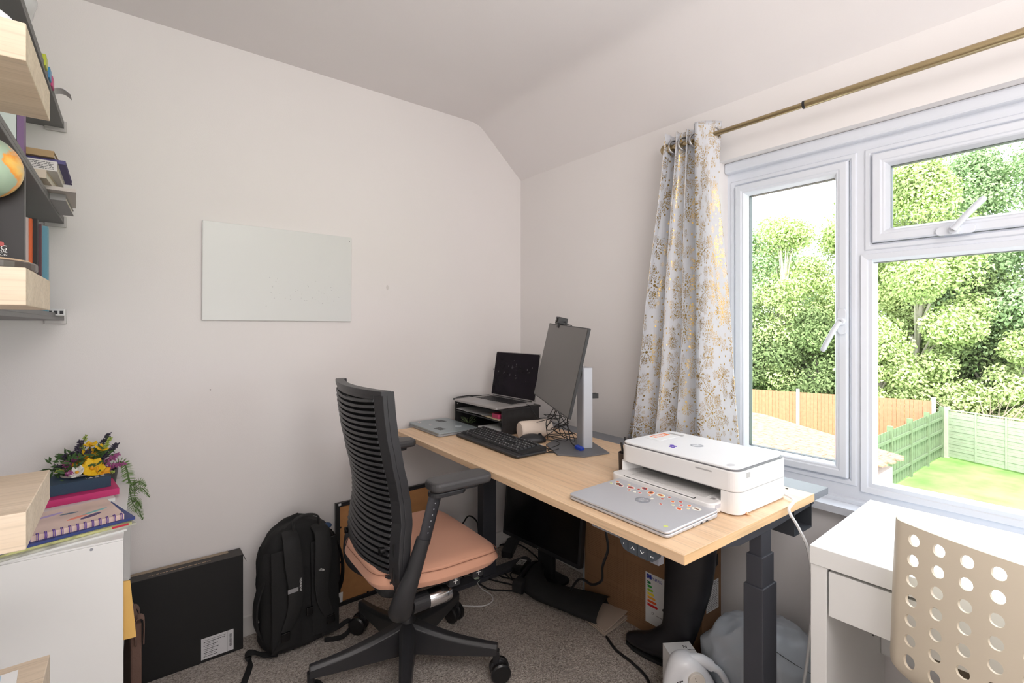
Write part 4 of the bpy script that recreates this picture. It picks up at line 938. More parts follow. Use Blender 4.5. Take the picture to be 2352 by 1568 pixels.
def curtain_mat():
    m, nt, b = nodes('gold snowflake fabric'); L = nt.links.new
    uv = N(nt, 'ShaderNodeUVMap', uv_map='UVMap')
    def flakes(scale, seed, rnd_, r0):
        mp = N(nt, 'ShaderNodeMapping'); mp.inputs['Scale'].default_value = (scale, scale, 1); mp.inputs['Location'].default_value = (seed, seed * 1.7, 0); L(uv.outputs[0], mp.inputs[0])
        v = N(nt, 'ShaderNodeTexVoronoi', voronoi_dimensions='2D', i_Scale=1.0, i_Randomness=rnd_); L(mp.outputs[0], v.inputs['Vector'])
        sb = N(nt, 'ShaderNodeVectorMath', operation='SUBTRACT'); L(mp.outputs[0], sb.inputs[0]); L(v.outputs['Position'], sb.inputs[1])
        se = N(nt, 'ShaderNodeSeparateXYZ'); L(sb.outputs[0], se.inputs[0]); sc = N(nt, 'ShaderNodeSeparateColor'); L(v.outputs['Color'], sc.inputs[0])
        x, y = se.outputs[0], se.outputs[1]
        rawr = mth(nt, 'SQRT', mth(nt, 'ADD', mth(nt, 'MULTIPLY', x, x), mth(nt, 'MULTIPLY', y, y)))
        size = mth(nt, 'MULTIPLY_ADD', sc.outputs[0], .35, r0)                  # random flake size
        r = mth(nt, 'DIVIDE', rawr, size)
        a = mth(nt, 'ADD', mth(nt, 'ARCTAN2', y, x), mth(nt, 'MULTIPLY', sc.outputs[1], 6.28))
        af = mth(nt, 'PINGPONG', mth(nt, 'ADD', a, 31.4159), pi / 6)
        qx = mth(nt, 'MULTIPLY', r, mth(nt, 'COSINE', af)); qy = mth(nt, 'MULTIPLY', r, mth(nt, 'SINE', af))
        def el(cx, cy, rx, ry, ang=0):
            dx = mth(nt, 'SUBTRACT', qx, cx); dy = mth(nt, 'SUBTRACT', qy, cy)
            ca, sa = cos(ang), sin(ang)
            u = mth(nt, 'ADD', mth(nt, 'MULTIPLY', dx, ca), mth(nt, 'MULTIPLY', dy, sa)); w_ = mth(nt, 'SUBTRACT', mth(nt, 'MULTIPLY', dy, ca), mth(nt, 'MULTIPLY', dx, sa))
            e = mth(nt, 'ADD', mth(nt, 'POWER', mth(nt, 'DIVIDE', u, rx), 2), mth(nt, 'POWER', mth(nt, 'DIVIDE', w_, ry), 2))
            return mth(nt, 'LESS_THAN', e, 1)
        parts = [el(0, 0, .10, .10), el(.26, 0, .085, .040), el(.44, .07, .085, .026, .6), el(.60, .09, .10, .028, .6), el(.76, .09, .09, .026, .65), el(.50, 0, .04, .03), el(.68, 0, .07, .022), el(.90, 0, .055, .055), el(.55, .29, .07, .035, .5), el(.42, .22, .05, .022, .5), el(.72, .37, .03, .03)]
        s_ = parts[0]
        for p in parts[1:]: s_ = mth(nt, 'MAXIMUM', s_, p)
        return s_
    mk = mth(nt, 'MAXIMUM', flakes(9.6, 3.3, .8, .27), mth(nt, 'MULTIPLY', flakes(17, 9.1, .9, .14), 1))
    # scattered dots
    mp = N(nt, 'ShaderNodeMapping'); mp.inputs['Scale'].default_value = (26, 26, 1); L(uv.outputs[0], mp.inputs[0])
    v = N(nt, 'ShaderNodeTexVoronoi', voronoi_dimensions='2D', i_Scale=1.0, i_Randomness=.8); L(mp.outputs[0], v.inputs['Vector'])
    mk = mth(nt, 'MAXIMUM', mk, mth(nt, 'LESS_THAN', v.outputs['Distance'], .105))
    gold = N(nt, 'ShaderNodeBsdfPrincipled'); gold.inputs['Base Color'].default_value = (.52, .36, .13, 1); gold.inputs['Metallic'].default_value = .85; gold.inputs['Roughness'].default_value = .3
    cloth = b; cloth.inputs['Base Color'].default_value = (.80, .81, .84, 1); cloth.inputs['Roughness'].default_value = .75
    wv = N(nt, 'ShaderNodeTexNoise', i_Scale=900); L(uv.outputs[0], wv.inputs['Vector']); bp = N(nt, 'ShaderNodeBump', i_Strength=.1, i_Distance=.001); L(wv.outputs[0], bp.inputs['Height']); L(bp.outputs[0], cloth.inputs['Normal'])
    tl_ = N(nt, 'ShaderNodeBsdfTranslucent'); tl_.inputs[0].default_value = (.75, .77, .82, 1)
    m1 = N(nt, 'ShaderNodeMixShader', i_0=.32); L(cloth.outputs[0], m1.inputs[1]); L(tl_.outputs[0], m1.inputs[2])
    m2 = N(nt, 'ShaderNodeMixShader'); L(mk, m2.inputs[0]); L(m1.outputs[0], m2.inputs[1]); L(gold.outputs[0], m2.inputs[2])
    L(m2.outputs[0], nt.nodes['Material Output'].inputs[0]); return m
CM = curtain_mat()
zt, zb_ = 2.095, .775
nu, nv = 150, 60; cw = 1.05; vs = []; uvs = []
# plan outline of the folds at the top and at the hem (distance along the wall, distance from the wall)
def fold(u, t):
    """t 0 at the top, 1 at the hem"""
    ytop = 1.205 - .232 * u; ybot = 1.425 - .562 * u
    e = t ** 1.15
    y = ytop * (1 - e) + ybot * e
    if u < .74:
        ph = 2 * pi * (5.4 * u + .15 + .08 * sin(3 * t + u * 4)); amp = (.026 + .014 * sin(9 * u + 1)) * (1 - .1 * t)
        x = RX + amp * sin(ph) + .006 * sin(9 * t + 5 * u) * t; y += .012 * cos(ph) * (1 + .3 * t)
    else: x = None
    if u > .66:
        k = (u - .66) / .34                       # one deep fold, then the broad front panel by the window
        xf = RX + .048 * cos(2 * pi * min(.5, k * 2.2)) * (1 if k < .2273 else 1) if k < .2273 else RX - .048 + (.030 + .055 * max(0, 1 - t / .2)) * ((k - .2273) / .7727) ** 1.5 + .008 * sin(5 * k + 5 * t)
        w_ = min(1, (u - .66) / .08); x = xf if x is None else x * (1 - w_) + xf * w_
    y += .006 * t * sin(5 * u + 4 * t) + .012 * t * (1 - t) * sin(9 * t) * (u > .9)
    return x, y
for j in range(nv + 1):
    t = j / nv
    for i in range(nu + 1):
        u = i / nu; x, y = fold(u, t); z = zt - (zt - zb_) * t + .012 * t * sin(11 * u)
        vs.append((min(x, XB - .03), y, z)); uvs.append((u * cw, -(zt - zb_) * t))
fs = [(j * (nu + 1) + i, j * (nu + 1) + i + 1, (j + 1) * (nu + 1) + i + 1, (j + 1) * (nu + 1) + i) for j in range(nv) for i in range(nu)]
cur = thing('curtain', 'white curtain printed with gold snowflakes at the window side', 'curtain', (RX, 1.1, zt))
me = bpy.data.meshes.new('curtain_cloth'); me.from_pydata([(a - RX, b_ - 1.1, c - zt) for a, b_, c in vs], [], fs); me.materials.append(CM)
ul = me.uv_layers.new(name='UVMap')
for p in me.polygons:
    for li in p.loop_indices: ul.data[li].uv = uvs[me.loops[li].vertex_index]
me.shade_smooth(); o = bpy.data.objects.new('curtain_cloth', me); C.objects.link(o); o.parent = cur
md = o.modifiers.new('solid', 'SOLIDIFY'); md.thickness = .0016
g = onx(1632, 320, RX - .01)
for k, (yy, ax) in enumerate(((.992, 35), (1.065, 60), (1.115, 60), (1.16, 60))):
    q = MB(); q.tube([(0, .026 * cos(2 * pi * i / 28), .026 * sin(2 * pi * i / 28)) for i in range(28)], .0065, 8, closed=True, sy=.6); q.v = [R('Z', ax) @ p for p in q.v]; 
    e = q.build('eyelet', STEEL, cur, smooth=True); e.location = (0, yy - 1.1, rz - zt)

# ------------------------------------------------------------------ white desk and the perforated chair
wdk = thing('writing_desk', 'white desk with one drawer under the window', 'desk', (1.3395, .492, 0), 1.05)
MB().box(0, .50, -.73, 0, .705, .75).build('desktop', WHITE, wdk, bevel=.0012)
MB().box(.003, .497, -.037, -.002, 0, .7045).build('side_panel', WHITE, wdk, bevel=.001)
MB().box(.003, .497, -.728, -.693, 0, .7045).build('side_panel', WHITE, wdk, bevel=.001)
dw = MB().box(.004, .020, -.690, -.041, .588, .697).build('drawer', WHITE, wdk, bevel=.001)
MB().box(.021, .44, -.684, -.046, .60, .69).build('drawer_box', mat('drawer inside grey', (.45, .44, .43, 1), rough=.7), wdk)
MB().box(.46, .475, -.692, -.038, .30, .70).build('back_panel', WHITE, wdk)
MB().box(.015, .019, -.130, -.127, .578, .588).build('drawer_stop', BLACKP, dw)

wc0 = thing('shell_chair', 'off-white moulded chair with round holes in its back', 'chair', (1.0, .1, 0))
CRM = mat('cream moulded plastic', (.68, .60, .48, 1), rough=.45, var=.05, vscale=2, bump=.03, bscale=200)
hu = Vector((-.2458, -.9695, 0)).normalized(); hn = Vector((-hu.y, hu.x, 0))    # along the back; towards the sitter
if hn.x < 0: hn = -hn
O0 = onz(2029, 1192, .885)
CWD = .42
def shell(s, t):
    """s 0..1 across the back from its window-side edge, t 0..1 down from the top and round into the seat"""
    # side profile: back then bend then seat
    if t < .60:
        k = t / .60; d = .03 - .030 * k + .010 * k * k; z = .885 - .27 * k
    elif t < .80:
        k = (t - .60) / .20; a = k * pi / 2 * .95; r = .085; d = .010 + r * (1 - cos(a)); z = .615 - r * sin(a) 
    else:
        k = (t - .80) / .20; a = pi / 2 * .95; d = .010 + .085 * (1 - cos(a)) + .28 * k; z = .615 - .085 * sin(a) + .012 * k
    e = abs(2 * s - 1)
    q_ = max(0, min(1, (t - .645) / .10)); wdt = CWD * (1 - .55 * q_ * q_ * (3 - 2 * q_)) if t < .78 else CWD * (.45 + .5 * min(1, (t - .78) / .1))
    lip = .022 * max(0, (e - .88) / .12) ** 2
    dd = .030 * e * e * (1 if t < .6 else max(0, 1 - (t - .6) / .2))
    x = (s - .5) * wdt + .5 * CWD
    p = O0 + hu * x + hn * (d + dd - .03 + (lip if t < .72 else 0)); p.z = z + (lip * 1.0 if t >= .72 else 0)
    return p
def shell_mesh():
    bm = bmesh.new(); NS, NT = 56, 96; grid = []
    # holes: 6 columns by 9 rows on the back and the bend, cut by snapping grid quads out
    NC, NR = 8, 7; cols_ = [.122 + i * .1095 for i in range(8)]; rows_ = [.062 + j * .090 for j in range(7)]
    rs, rt = .0145 / CWD, .0155 / .60
    V = {}
    # polar cells: each cell (col,row) is a ring of quads between hole circle and its cell rectangle
    sb = [0] + [(cols_[i] + cols_[i + 1]) / 2 for i in range(NC - 1)] + [1]; tb = [0] + [(rows_[j] + rows_[j + 1]) / 2 for j in range(NR - 1)] + [.647]
    sb[0] = cols_[0] * 2 - sb[1]; sb[NC] = 2 * cols_[NC - 1] - sb[NC - 1]
    def vert(s, t):
        k = (round(s, 5), round(t, 5))
        if k not in V: V[k] = bm.verts.new(shell(s, t))
        return V[k]
    for i in range(NC):
        for j in range(NR):
            s0, s1, t0, t1 = sb[i], sb[i + 1], tb[j], tb[j + 1]; cs, ct = cols_[i], rows_[j]
            if j in (7,) and False: continue
            per = [(s0 + (s1 - s0) * k / 4, t0) for k in range(4)] + [(s1, t0 + (t1 - t0) * k / 4) for k in range(4)] + [(s1 - (s1 - s0) * k / 4, t1) for k in range(4)] + [(s0, t1 - (t1 - t0) * k / 4) for k in range(4)]
            hole = []; mid = []
            for (s, t) in per:
                a = atan2((t - ct) * .45, (s - cs) * CWD); h_ = (cs + cos(a) * .0112 / CWD, ct + sin(a) * .0118 / .45); hole.append(h_); mid.append(((h_[0] + s) / 2, (h_[1] + t) / 2))
            for k in range(16):
                k2 = (k + 1) % 16
                for A, B in ((per, mid), (mid, hole)):
                    f = [vert(*A[k]), vert(*A[k2]), vert(*B[k2]), vert(*B[k])]
                    if len(set(f)) >= 3:
                        try: bm.faces.new(f)
                        except ValueError: pass
    ts = sorted(set([tb[j] + (tb[j + 1] - tb[j]) * k / 4 for j in range(NR) for k in range(5)] )); ts = [t for i, t in enumerate(ts) if i == 0 or t - ts[i - 1] > 1e-5]
    for (sa, sb_) in ((0, sb[0]), (sb[NC], 1)):
        m = 6
        for k in range(m):
            s0 = sa + (sb_ - sa) * k / m; s1 = sa + (sb_ - sa) * (k + 1) / m
            for t0, t1 in zip(ts, ts[1:]):
                bm.faces.new([vert(s0, t0), vert(s1, t0), vert(s1, t1), vert(s0, t1)])
    ss = [sb[0] * k / 6 for k in range(6)] + [sb[i] + (sb[i + 1] - sb[i]) * k / 4 for i in range(NC) for k in range(4)] + [sb[NC] + (1 - sb[NC]) * k / 6 for k in range(7)]
    tq = [ts[-1] + (1 - ts[-1]) * k / 24 for k in range(25)]
    for s0, s1 in zip(ss, ss[1:]):
        for t0, t1 in zip(tq, tq[1:]): bm.faces.new([vert(s0, t0), vert(s1, t0), vert(s1, t1), vert(s0, t1)])
    bmesh.ops.remove_doubles(bm, verts=bm.verts, dist=1e-5); bmesh.ops.recalc_face_normals(bm, faces=bm.faces)
    me = bpy.data.meshes.new('moulded_shell')
    for v in bm.verts: v.co -= Vector((1.0, .1, 0))
    bm.to_mesh(me); bm.free(); me.materials.append(CRM); me.shade_smooth()
    o = bpy.data.objects.new('moulded_shell', me); C.objects.link(o); o.parent = wc0
    md = o.modifiers.new('solid', 'SOLIDIFY'); md.thickness = .006; md.offset = 0
    md = o.modifiers.new('edges', 'EDGE_SPLIT'); md.split_angle = rad(42)
    return o
shell_mesh()
cc = O0 + hu * CWD / 2 + hn * .20; cc = Vector((cc.x - 1.0, cc.y - .1, 0))
q = MB(); q.cyl(cc + Vector((0, 0, .08)), cc + Vector((0, 0, .51)), .022, n=20); q.cyl(cc + Vector((0, 0, .49)), cc + Vector((0, 0, .524)), .09, n=20); q.build('column', STEEL, wc0)
for i in range(5):
    a = 2 * pi * i / 5 + .3; e = cc + Vector((cos(a) * .25, sin(a) * .25, .065))
    MB().tube([cc + Vector((0, 0, .10)), e], [.020, .014], 10).build('base_leg', STEEL, wc0)
    MB().lathe([(0, -.018), (.026, -.016), (.026, .016), (0, .018)], 18, T(*(e - Vector((0, 0, .038)))) @ R('Z', math.degrees(a)) @ R('X', 90)).build('caster', BLACKP, wc0)

# ------------------------------------------------------------------ things on the floor along the far wall
CARD = mat('black printed card', (.008, .008, .0085, 1), rough=.6, var=.15, bump=.05, bscale=300)
KRAFT = mat('kraft card', RGB(134, 101, 72), rough=.85, var=.08, vscale=5, bump=.1, bscale=200)
bx = thing('cardboard_box', 'large flat black cardboard box with white label leaning on the back wall', 'box', (-.02, 2.205, 0), -.5)
BWD, BH = .375, .378
MB().box(0, BWD, 0, .072, 0, BH).build('carton', CARD, bx, bevel=.001)
MB().box(.0, BWD + .0, -.0, .072, BH + .0003, BH + .0012).build('top_flap', mat('faded black card', (.055, .05, .048, 1), rough=.7), bx)
MB().box(.0, BWD * .88, .050, .0725, BH + .0013, BH + .0018).build('parcel_tape', mat('brown parcel tape', RGB(150, 132, 110), rough=.35), bx)
q = MB(); q.add([(BWD - .002, -.001, BH + .001), (BWD - .002, .072, BH + .001), (BWD + .012, .072, BH - .03), (BWD + .012, -.001, BH - .03)], [(0, 1, 2, 3)]); q.build('corner_flap', CARD, bx, solid=.001)
lb = MB().box(.232, .341, -.0010, -.0004, .012, .093).build('label', mat('shipping label', (.62, .62, .64, 1), rough=.6), bx)
q = MB(); rr = random.Random(6)
for i in range(10):
    z = .084 - i * .0068; x = .240 + (.0 if i % 2 else .004)
    while x < .240 + (.068 if i < 2 else .045 if i % 2 else .035):
        w_ = rr.uniform(.002, .007); q.box(x, x + w_, -.0014, -.0010, z - (.0022 if i % 2 else .0012), z); x += w_ + .0012
for i in range(14): q.box(.327, .335, -.0014, -.0010, .030 + i * .0036, .030 + i * .0036 + rr.choice((.0012, .002)))
q.box(.3205, .3210, -.0014, -.0010, .012, .093); q.build('label_print', INK, lb)
q = MB(); x = .07
while x < .26: w_ = rr.uniform(.006, .016); q.box(x, x + w_, .018, .0215, BH + .0012, BH + .0015); x += w_ + .003
q.build('flap_print', mat('faint gold print', RGB(190, 160, 130), rough=.6), bx)
pn = thing('pen', 'blue pen lying in front of the black cardboard box', 'pen', onz(487, 1495, .006))
e_ = onz(550, 1472, .006) - onz(487, 1495, .006)
MB().cyl((0, 0, 0), e_ * .8, .0048, n=12).build('barrel', mat('clear blue plastic', (.03, .06, .30, 1), rough=.2), pn); MB().cyl(e_ * .8, e_, .0056, n=12).build('cap', mat('dark blue plastic', (.01, .015, .12, 1), rough=.3), pn)

# backpack
BPK = mat('black nylon fabric', (.0065, .0065, .007, 1), rough=.8, var=.25, vscale=8, bump=.35, bscale=500)
BPK2 = mat('black padded strap fabric', (.0105, .0105, .011, 1), rough=.75, var=.2, vscale=8, bump=.3, bscale=600)
bp = thing('backpack', 'black backpack standing against the back wall, straps towards the room', 'backpack', (.548, 2.12, 0), 4)
def bpf(u, v):
    a = 2 * pi * u; z = .008 + .500 * v
    w_ = .158 * (1 - .42 * max(0, (v - .62) / .38) ** 2.2) * (1 - .10 * max(0, .2 - v) / .2)
    d_ = .085 * (1 - .35 * v ** 3)
    n_ = 2.9; c, s_ = cos(a), sin(a); k = (abs(c) ** n_ + abs(s_) ** n_) ** (-1 / n_)
    sh = 1 if v < .93 else sqrt(max(0, 1 - ((v - .93) / .07) ** 2)) * .55 + .45
    if v > .999: sh = .02
    if v < .05: sh *= .75 + .25 * sqrt(v / .05)
    if v < .0001: sh = .02
    wr = .006 * noise.noise(Vector((c * 3, s_ * 3, v * 7))) + .003 * noise.noise(Vector((c * 9, s_ * 9, v * 20)))
    x = (w_ + wr) * c * k * sh; y = (d_ + wr) * s_ * k * sh
    zz = z + (-.022 * abs(c * k) ** 2 if v > .8 else 0) + .012 * (1 if v > .999 else 0)
    return (x, y + .02 * v, zz)
MB().grid(56, 44, bpf).build('bag_body', BPK, bp, smooth=True)
def strap(pts, w_, th, name='shoulder_strap', m_=BPK2, up=(0, -1, 0), par=bp):
    return MB().tube(smooth_path(pts, 7), w_, 12, sy=1, up=(1, 0, 0)).build(name, m_, par, smooth=True)
def ribbon(pts, w_, th, name, m_, par, axis=(1, 0, 0)):
    P = smooth_path(pts, 7); n = len(P); ww = w_ if isinstance(w_, list) else [w_] * 2
    q = MB(); A = Vector(axis)
    def at(i): return P[i]
    vs = []; fs = []
    for i in range(n):
        t = (P[min(i + 1, n - 1)] - P[max(i - 1, 0)]).normalized(); s_ = (A - t * A.dot(t)).normalized(); nn = t.cross(s_)
        k = i / (n - 1) * (len(ww) - 1); j = min(int(k), len(ww) - 2); w0 = ww[j] + (ww[j + 1] - ww[j]) * (k - j)
        for a, b_ in ((-1, -.5), (-.7, -1), (.7, -1), (1, -.5), (1, .5), (.7, 1), (-.7, 1), (-1, .5)): vs.append(P[i] + s_ * a * w0 / 2 + nn * b_ * th / 2)
    for i in range(n - 1):
        for k in range(8): fs.append((i * 8 + k, i * 8 + (k + 1) % 8, i * 8 + 8 + (k + 1) % 8, i * 8 + 8 + k))
    fs += [tuple(range(8)), tuple(range((n - 1) * 8, n * 8))]
    q.add(vs, fs); return q.build(name, m_, par, smooth=True)
for s_ in (-1, 1):
    sx = s_ * 1.0
    st = ribbon([(.055 * sx, -.045, .475), (.060 * sx, -.088, .455), (.058 * sx, -.108, .38), (.050 * sx, -.114, .28), (.058 * sx, -.110, .19), (.085 * sx, -.100, .115)], [.055, .060, .066, .058, .050, .036], .017, 'shoulder_strap', BPK2, bp)
    ribbon([(.085 * sx, -.104, .125), (.105 * sx, -.10, .07), (.125 * sx, -.085, .035)], [.026, .022], .004, 'lower_strap', BPK, bp)
    MB().rbox(.088 * sx - .016, .088 * sx + .016, -.116, -.104, .085, .118, .004).build('buckle', BLACKG, bp, bevel=.002)
    q = MB(); q.slab(8, 20, lambda u, v: (s_ * (.020 + .11 * u), -.088 - .010 * sin(pi * u) + .02 * v * v - .004, .05 + .37 * v), lambda u, v: (s_ * (.020 + .11 * u), -.07, .05 + .37 * v)); q.build('back_cushion', BPK, bp, bevel=.004)
ribbon([(-.05, -.085, .49), (-.045, -.075, .525), (0, -.065, .535), (.045, -.075, .525), (.05, -.085, .49)], .022, .006, 'grab_handle', BPK2, bp, axis=(0, 1, 0))
ribbon([(.142, -.01, .40), (.168, -.03, .30), (.172, -.02, .20), (.15, -.0, .12)], .03, .006, 'side_strap', BPK, bp, axis=(0, 1, 0))
ribbon([(-.142, -.01, .30), (-.172, -.03, .22), (-.168, -.02, .13), (-.14, -.0, .06)], .05, .01, 'side_pocket', BPK, bp, axis=(0, 1, 0))
q = MB(); q.box(-.0835, -.045, -.1245, -.1235, .268, .284); q.build('reflective_tab', mat('grey reflective tape', (.28, .28, .29, 1), rough=.5), bp)
Mfront = lambda x, y, z, a=0: T(x, y, z) @ Matrix(((1, 0, 0, 0), (0, 0, -1, 0), (0, 1, 0, 0), (0, 0, 0, 1))) @ R('Z', a)
lettering('strap_lettering', 'FLEXVENT', .0115, INKW, bp, Mfront(-.036, -.1245, .290, -90))
q = MB(); Mq = Mfront(.047, -.1245, .315)
for r0, r1 in ((.0, .0022), (.0034, .0056), (.0068, .0090)):
    a0 = [(r1 * cos(pi / 2 * k / 8), r1 * sin(pi / 2 * k / 8)) for k in range(9)]; b0 = [(r0 * cos(pi / 2 * k / 8), r0 * sin(pi / 2 * k / 8)) for k in range(9)][::-1]
    q.prism(a0 + b0 if r0 else a0 + [(0, 0)], 0, .0003, Mq)
q.build('logo_dome', INKW, bp)
lettering('logo_lettering', 'THE\nNORTH\nFACE', .0034, INKW, bp, Mfront(.0455, -.1245, .3225), align='RIGHT')
MB().rbox(-.012, .014, -.1215, -.112, .155, .185, .004).build('sternum_buckle', BLACKG, bp, bevel=.002)
MB().rbox(-.176, -.160, -.032, -.024, .150, .156, .001).build('strap_clip', STEEL, bp)
MB().ell((.108, -.02, .450), .018, .022, .010).build('blue_lining', mat('dark blue fabric', (.02, .05, .12, 1), rough=.8), bp, smooth=True)
def flp(pts, w_, name, ax=(1, 0, 0)):
    M_ = bpy.context; P = [bp_inv @ Vector(p) for p in pts]; return ribbon(P, w_, .003, name, BPK, bp, axis=ax)
bp_inv = (T(.548, 2.12, 0) @ R('Z', 4)).inverted()
flp([onz(640, 1500, .03), onz(607, 1503, .02), onz(580, 1498, .035), onz(565, 1505, .02), onz(575, 1525, .008), onz(548, 1600, .006)], .022, 'loose_webbing', (0, 1, .3))
flp([onz(740, 1455, .04), onz(775, 1440, .045), onz(800, 1425, .05), onz(806, 1440, .03), onz(785, 1462, .012), onz(745, 1470, .008)], .02, 'loose_webbing', (0, .2, 1))
tg = MB().rbox(-.009, .009, -.0008, .0008, -.042, .0, .008 if False else .0007).build('paper_tag', PAPER, None, bevel=.0005); tg.data.transform(T(0, 0, 0)); tg.location = ony(783, 1360, 2.17) ; tg.rotation_euler = (rad(-4), rad(4), 0); 
tag(tg, 'small white paper tag leaning on the framed board next to the backpack', 'tag')

# framed board with its brown backing leaning on the wall
fb = thing('picture_frame', 'black picture frame turned to show its brown backing board, on the floor', 'picture frame', (.745, 2.262, 0), 0, rot=(rad(-1.6), 0, 0))
FW, FH = .52, .475
MB().box(.014, FW - .014, -.004, .004, .014, FH - .014).build('backing_board', mat('brown hardboard', RGB(196, 142, 92), rough=.8, var=.08, vscale=30), fb)
q = MB(); q.box(0, .018, -.012, .006, 0, FH); q.box(FW - .018, FW, -.012, .006, 0, FH); q.box(.018, FW - .018, -.012, .006, 0, .018); q.box(.018, FW - .018, -.012, .006, FH - .018, FH); q.build('frame_moulding', BLACKP, fb, bevel=.001)
for (x, z) in ((.022, .36), (.022, .2), (.022, .09), (.15, .021)): MB().box(x - .004, x + .004, -.009, -.004, z - .003, z + .003).build('turn_clip', BLACKM, fb)
q = MB().box(.012, .024, -.0135, -.012, FH - .012, FH - .002).build('torn_paper', PAPER, fb)

# rounded black bag behind the chair at the foot of the far wall
rb_ = thing('pouch', 'rounded black bag behind the chair below the far desk end', 'bag', (1.245, 2.17, 0))
q = MB(); q.ell((0, 0, .155), .155, .07, .155, 28, 16); q.v = [Vector((p.x, p.y, max(0, p.z))) for p in q.v]; q.build('bag_body', BPK, rb_, smooth=True)
cable('desk_power_cable', 'black lead running from the rounded bag to the far desk leg', [(1.36, 2.14, .27), (1.41, 2.16, .29), (1.46, 2.16, .25), (1.50, 2.20, .16)], .004)
cable('desk_leg_cable', 'thin black lead hanging down beside the far desk leg', [(1.54, 2.12, .735), (1.555, 2.14, .62), (1.585, 2.17, .50), (1.56, 2.18, .36), (1.50, 2.17, .25)], .0032)

# old monitor on the floor under the desk
fm = thing('computer_monitor', 'large black monitor standing on the floor under the oak desk', 'monitor', (1.635, 1.85, 0), 183.7)
MI2 = T(0, 0, 0)
L0, L1 = Vector((1.620, 2.135, .155)), Vector((1.640, 1.585, .155))
inv = (T(1.635, 1.85, 0) @ R('Z', 183.7)).inverted(); a_, b_ = inv @ L0, inv @ L1
wM = (L1 - L0).length
Ms = T(0, (a_.y + b_.y) / 2, .155) @ R('Y', -5.5)
Mxyz = Matrix(((0, 0, 1, 0), (1, 0, 0, 0), (0, 1, 0, 0), (0, 0, 0, 1)))
MB().prism(rrect(-wM / 2, wM / 2, 0, .335, .006), -.03, 0, Ms @ Mxyz).build('housing', BLACKP, fm, bevel=.002)
MB().prism(rrect(-wM / 2 + .014, wM / 2 - .014, .020, .323, .002), 0, .0006, Ms @ Mxyz).build('screen', mat('black glossy screen', (.006, .006, .007, 1), rough=.25, var=.1), fm)
q = MB().prism([(-.002, .006), (.002, .006), (.002, .009), (-.002, .009)], .0003, .001, Ms @ Mxyz).build('power_light', INKW, fm)
MB().rbox(-.075, -.035, -.05, .05, .01, .22, .01).build('stand_neck', BLACKP, fm, bevel=.004)
MB().rbox(-.12, .035, -.12, .12, 0, .014, .04).build('stand_base', BLACKP, fm, bevel=.004)

# large kraft carton behind the boot
KX = 1.712
kb_ = thing('cardboard_box', 'tall brown cardboard box with an energy label behind the boot', 'box', (KX, 1.0, 0), 0)
KH, KL = .60, .62
MB().box(0, .140, 0, KL, 0, KH).build('carton', KRAFT, kb_, bevel=.002)
My = Matrix(((0, 0, -1, 0), (-1, 0, 0, 0), (0, 1, 0, 0), (0, 0, 0, 1)))     # text plane facing -x: u -> -y, v -> z
yl = onx(1483, 1332, KX).y - 1.0; 
el_ = MB().box(-.0008, 0, yl - .118, yl, .052, .262).build('energy_label', mat('energy label paper', (.66, .66, .66, 1), rough=.55), kb_)
MB().box(-.0012, -.0008, yl - .030, yl - .005, .238, .256).build('flag', mat('label blue', (.01, .03, .30, 1), rough=.5), el_)
st_ = MB()
for k in range(12): st_.ell((-.0014, yl - .0175 + .006 * cos(k * pi / 6), .247 + .006 * sin(k * pi / 6)), .0003, .0008, .0008, 6, 4)
st_.build('flag_stars', mat('label yellow', (.8, .6, .02, 1)), el_)
lettering('label_title', 'ENERG', .017, mat('label blue', (0, 0, 0, 1)), el_, T(-.0009, yl - .056, .243) @ My)
for i, c in enumerate(((0, 110, 60), (40, 150, 60), (150, 190, 60), (235, 215, 60), (240, 170, 60), (225, 95, 45), (205, 30, 35))):
    L_ = .022 + i * .0055; z = .222 - i * .0155; y0 = yl - .006
    q = MB(); q.prism([(-y0, z - .005), (-y0 + L_ - .005, z - .005), (-y0 + L_, z), (-y0 + L_ - .005, z + .005), (-y0, z + .005)], .0009, .0013, Matrix(((0, 0, -1, 0), (-1, 0, 0, 0), (0, 1, 0, 0), (0, 0, 0, 1))))
    q.build('rating_bar', mat('rating %d' % i, RGB(*c), rough=.5), el_)
    lettering('rating_letter', 'ABCDEFG'[i], .008, PAPER, el_, T(-.0014, y0 - .005, z) @ My)
q = MB(); q.prism([(-yl + .080, .135), (-yl + .090, .145), (-yl + .118, .145), (-yl + .118, .125), (-yl + .090, .125)], .0009, .0013, My); q.build('rating_arrow', INK, el_)
lettering('label_number', '17', .014, INK, el_, T(-.0009, yl - .035, .098) @ My)
lettering('label_unit', 'kWh/1000h', .006, INK, el_, T(-.0009, yl - .068, .096) @ My)
PRN = mat('brown carton print', RGB(112, 80, 54), rough=.9)
rr = random.Random(14)
for (ya_, yb_, z1, n_) in ((.590, .500, .400, 22), (.490, .420, .370, 8), (.470, .380, .260, 14), (.360, .300, .270, 22), (.295, .235, .270, 20), (.47, .25, .13, 12)):
    q = MB()
    for i in range(n_):
        y = ya_; z = z1 - i * .0085
        if z < .02: break
        while y > yb_ + .01: w_ = rr.uniform(.008, .03); q.box(-.0004, .0, max(yb_, y - w_), y, z, z + .0013); y -= w_ + .004
    q.build('printed_text', PRN, kb_)
q = MB(); 
for (ya_, yb_, z0_, z1_) in ((.375, .225, .08, .30), (.60, .41, .12, .42)):
    q.box(-.0004, 0, yb_, ya_, z0_, z0_ + .001).box(-.0004, 0, yb_, ya_, z1_, z1_ + .001).box(-.0004, 0, yb_, yb_ + .001, z0_, z1_).box(-.0004, 0, ya_ - .001, ya_, z0_, z1_)
q.build('print_border', PRN, kb_)
xa = ony(1622, 1340, 1.0).x - KX; xb = ony(1650, 1335, 1.0).x - KX
